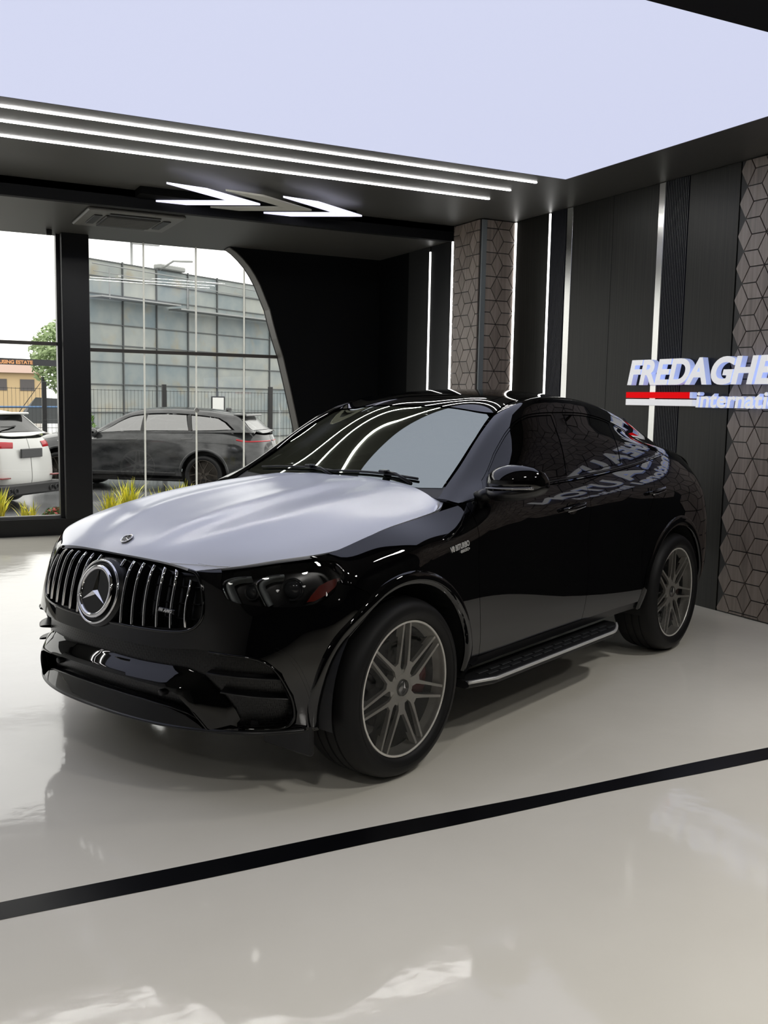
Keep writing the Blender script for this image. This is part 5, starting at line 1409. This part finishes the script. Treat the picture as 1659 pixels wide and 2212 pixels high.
tuft((3.10, 12.45, BED), 44, .52, 5, 'yellow striped grass clump third right of the black window post')
tuft((3.50, 12.95, BED), 40, .56, 6, 'yellow striped grass clump farthest right, mostly behind the white bonnet')
def leafy(name, loc, rx, ry, rz, n, size, mat, seed, label, cat, flowers=0, fm=None, lowz=0.0):
    rng = random.Random(seed); root = thing(name, label, cat, loc)
    def cloud(cnt, mat_, nm, top=False):
        V = []; F = []
        for _ in range(cnt):
            while True:
                p = Vector((rng.uniform(-1, 1), rng.uniform(-1, 1), rng.uniform(-1, 1)))
                if .25 < p.length < 1: break
            if top and p.z < .1: p.z = abs(p.z)
            c = Vector((p.x * rx, p.y * ry, lowz + rz + p.z * rz)); u = Vector((rng.gauss(0, 1), rng.gauss(0, 1), rng.gauss(0, .6))).normalized(); v = u.cross(Vector((rng.gauss(0, 1), rng.gauss(0, 1), rng.gauss(0, 1)))).normalized()
            s = size * rng.uniform(.6, 1.3); k = len(V); w_ = u.cross(v)
            V += [c - u * s, c + v * s * .42 + w_ * s * .12, c + u * s, c - v * s * .42 + w_ * s * .12]; F += [(k, k + 1, k + 2), (k, k + 2, k + 3)]
        mesh_obj(nm, V, F, mat_, root)
    cloud(n, mat, 'foliage')
    if flowers: cloud(flowers, fm, 'blossoms', True)
    MB().tube([(0, 0, 0), (.0, .0, lowz + rz)], [max(.012, rx * .06), max(.008, rx * .03)], 6).build('stem', pm('bark', (.08, .06, .04), .8), root, True)
    return root
leafy('flower_bush', (1.86, 12.72, BED), .20, .2, .13, 900, .028, m_leafg, 8, 'low green bush with coral red flowers beside the black window post', 'plant', 170, m_flower)
m_leafl = pm('leaf_light_green', (.13, .24, .05), .5)
leafy('shrub', (4.05, 24.0, GZ), .36, .3, .5, 700, .07, m_leafl, 9, 'bright green shrub in front of the billboard, above the black SUV bonnet', 'shrub', lowz=.6)
leafy('shrub', (2.3, 24.6, GZ), .55, .4, .42, 700, .07, m_leafl, 10, 'green shrub behind the white SUV, left of the window post', 'shrub', lowz=.6)
leafy('tree', (9.7, 61, GZ), 2.3, 2.0, 2.3, 3600, .20, pm('leaf_tree', (.36, .46, .24), .6), 12, 'pale green tree beyond the gate, beside the black window post', 'tree', lowz=1.8)
tag(MB().box(-8, 4.4, 30.0, 31.2, GZ, .42).build('verge', pm('grass_verge', (.16, .18, .05), .9)), 'strip of yellowish grass verge behind the wire fence', 'grass verge')
mbk = thing('kerb', 'black and white painted kerb blocks along the road', 'kerb', (0, 29.4, GZ))
for k in range(8): MB().bevbox(-4 + k * 1.1, -2.94 + k * 1.1, -.15, .15, 0, .62, .01).build('kerb_block', pm('kerb_white', (.55, .54, .5), .7) if k % 2 else pm('kerb_black', (.04, .04, .04), .7), mbk)

# ---- gate, house, pole, tent beyond
gate = thing('estate_gate', 'dark gate header with orange lettering on a brick pillar, seen through left pane', 'gate', (3.0, 45, GZ))
MB().bevbox(-1.0, -.62, -.2, .2, 0, 2.9, .02).build('brick_pillar', pm('pillar_brick', (.20, .14, .11), .8), gate)
pl = [(-.98, 2.7), (-.30, 3.38), (6.5, 3.30), (6.5, 3.05), (-.22, 3.10), (-.82, 2.5)]
MB().add([(x, -.05, z) for x, z in pl] + [(x, .05, z) for x, z in pl], [tuple(range(6)), tuple(range(6, 12))[::-1]] + [(i, (i + 1) % 6, 6 + (i + 1) % 6, 6 + i) for i in range(6)]).build('header_beam', pm('gate_dark', (.035, .035, .04), .6), gate)
V, F = text_mesh('ORGINNU HOUSING ESTATE', .26, .02, .012)
MB().add([(-.10 + v[0] * .8, -.06 - v[2], 3.13 + v[1] * .8) for v in V], F).build('gate_lettering', pm('orange_letters', (.75, .36, .16), .6), gate)
fl_ = thing('floodlight', 'small dark floodlight on top of the gate header', 'light', (2.72, 45, 3.33))
MB().bevbox(-.14, .14, -.1, .1, .10, .42, .02).build('lamp_head', m_soft, fl_); MB().tube([(0, 0, 0), (0, 0, .14)], .03, 6).build('bracket', m_soft, fl_)
house = thing('house', 'cream house with a reddish roof far behind the gate', 'house', (7.2, 92, GZ))
m_cream = pm('cream_render', (.62, .46, .26), .8)
MB().box(-2.6, 5.0, 0, 6, 0, 3.7).build('wall', m_cream, house)
MB().add([(-3, -.5, 3.65), (5.4, -.5, 3.65), (5.4, 6.5, 3.65), (-3, 6.5, 3.65), (-1.0, 3, 4.9), (3.6, 3, 4.9)], [(0, 1, 5, 4), (1, 2, 5), (2, 3, 4, 5), (3, 0, 4), (3, 2, 1, 0)]).build('roof', pm('roof_pinkish', (.42, .30, .25), .8), house)
for x in (-1.9, .9, 3.2):
    f = MB().box(x, x + 1.2, -.06, -.002, 2.1, 3.1).build('window', pm('house_window', (.10, .09, .09), .4), house)
tent = thing('tarpaulin_shelter', 'dark grey net tarpaulin stretched over a pole behind the fence', 'shelter', (4.27, 31.9, GZ))
m_tarp = pm('tarp_grey', (.07, .075, .08), .8)
MB().add([(0, 0, 1.75), (-.75, -.3, .95), (1.3, -.3, .95), (1.3, 1.2, .95), (-.75, 1.2, .95), (-.22, .0, 1.75), (.5, .0, 1.72)], [(5, 1, 2, 6), (6, 2, 3), (5, 6, 3, 4), (5, 4, 1), (1, 4, 3, 2)]).build('tarpaulin', m_tarp, tent)
MB().tube([(0, 0, 0), (0, 0, 2.38)], .045, 6).build('pole', m_soft, tent)
MB().tube([(-.95, -.3, 1.0), (0, 0, 2.3), (1.3, -.3, 1.2)], .014, 5).build('ropes', m_soft, tent)
lamp = thing('solar_street_lamp', 'tall street lamp with flat solar panels rising above the billboard', 'street lamp', (8.62, 39, GZ))
MB().tube([(0, 0, 0), (0, 0, 7.9)], [.09, .05], 8).build('pole', pm('galvanised', (.45, .46, .46), .4, .4), lamp, True)
MB().add([(-.9, -.3, 8.1), (.25, -.3, 7.86), (.25, .5, 7.98), (-.9, .5, 8.22), (-.9, -.3, 8.15), (.25, -.3, 7.91), (.25, .5, 8.03), (-.9, .5, 8.27)], [(0, 1, 2, 3), (7, 6, 5, 4), (0, 4, 5, 1), (2, 6, 7, 3), (1, 5, 6, 2), (0, 3, 7, 4)]).build('solar_panel', pm('solar_grey', (.12, .13, .15), .3), lamp)
MB().bevbox(.0, 1.1, -.1, .1, 7.72, 7.82, .02).build('lamp_head', pm('lamp_white', (.6, .6, .6), .5), lamp)
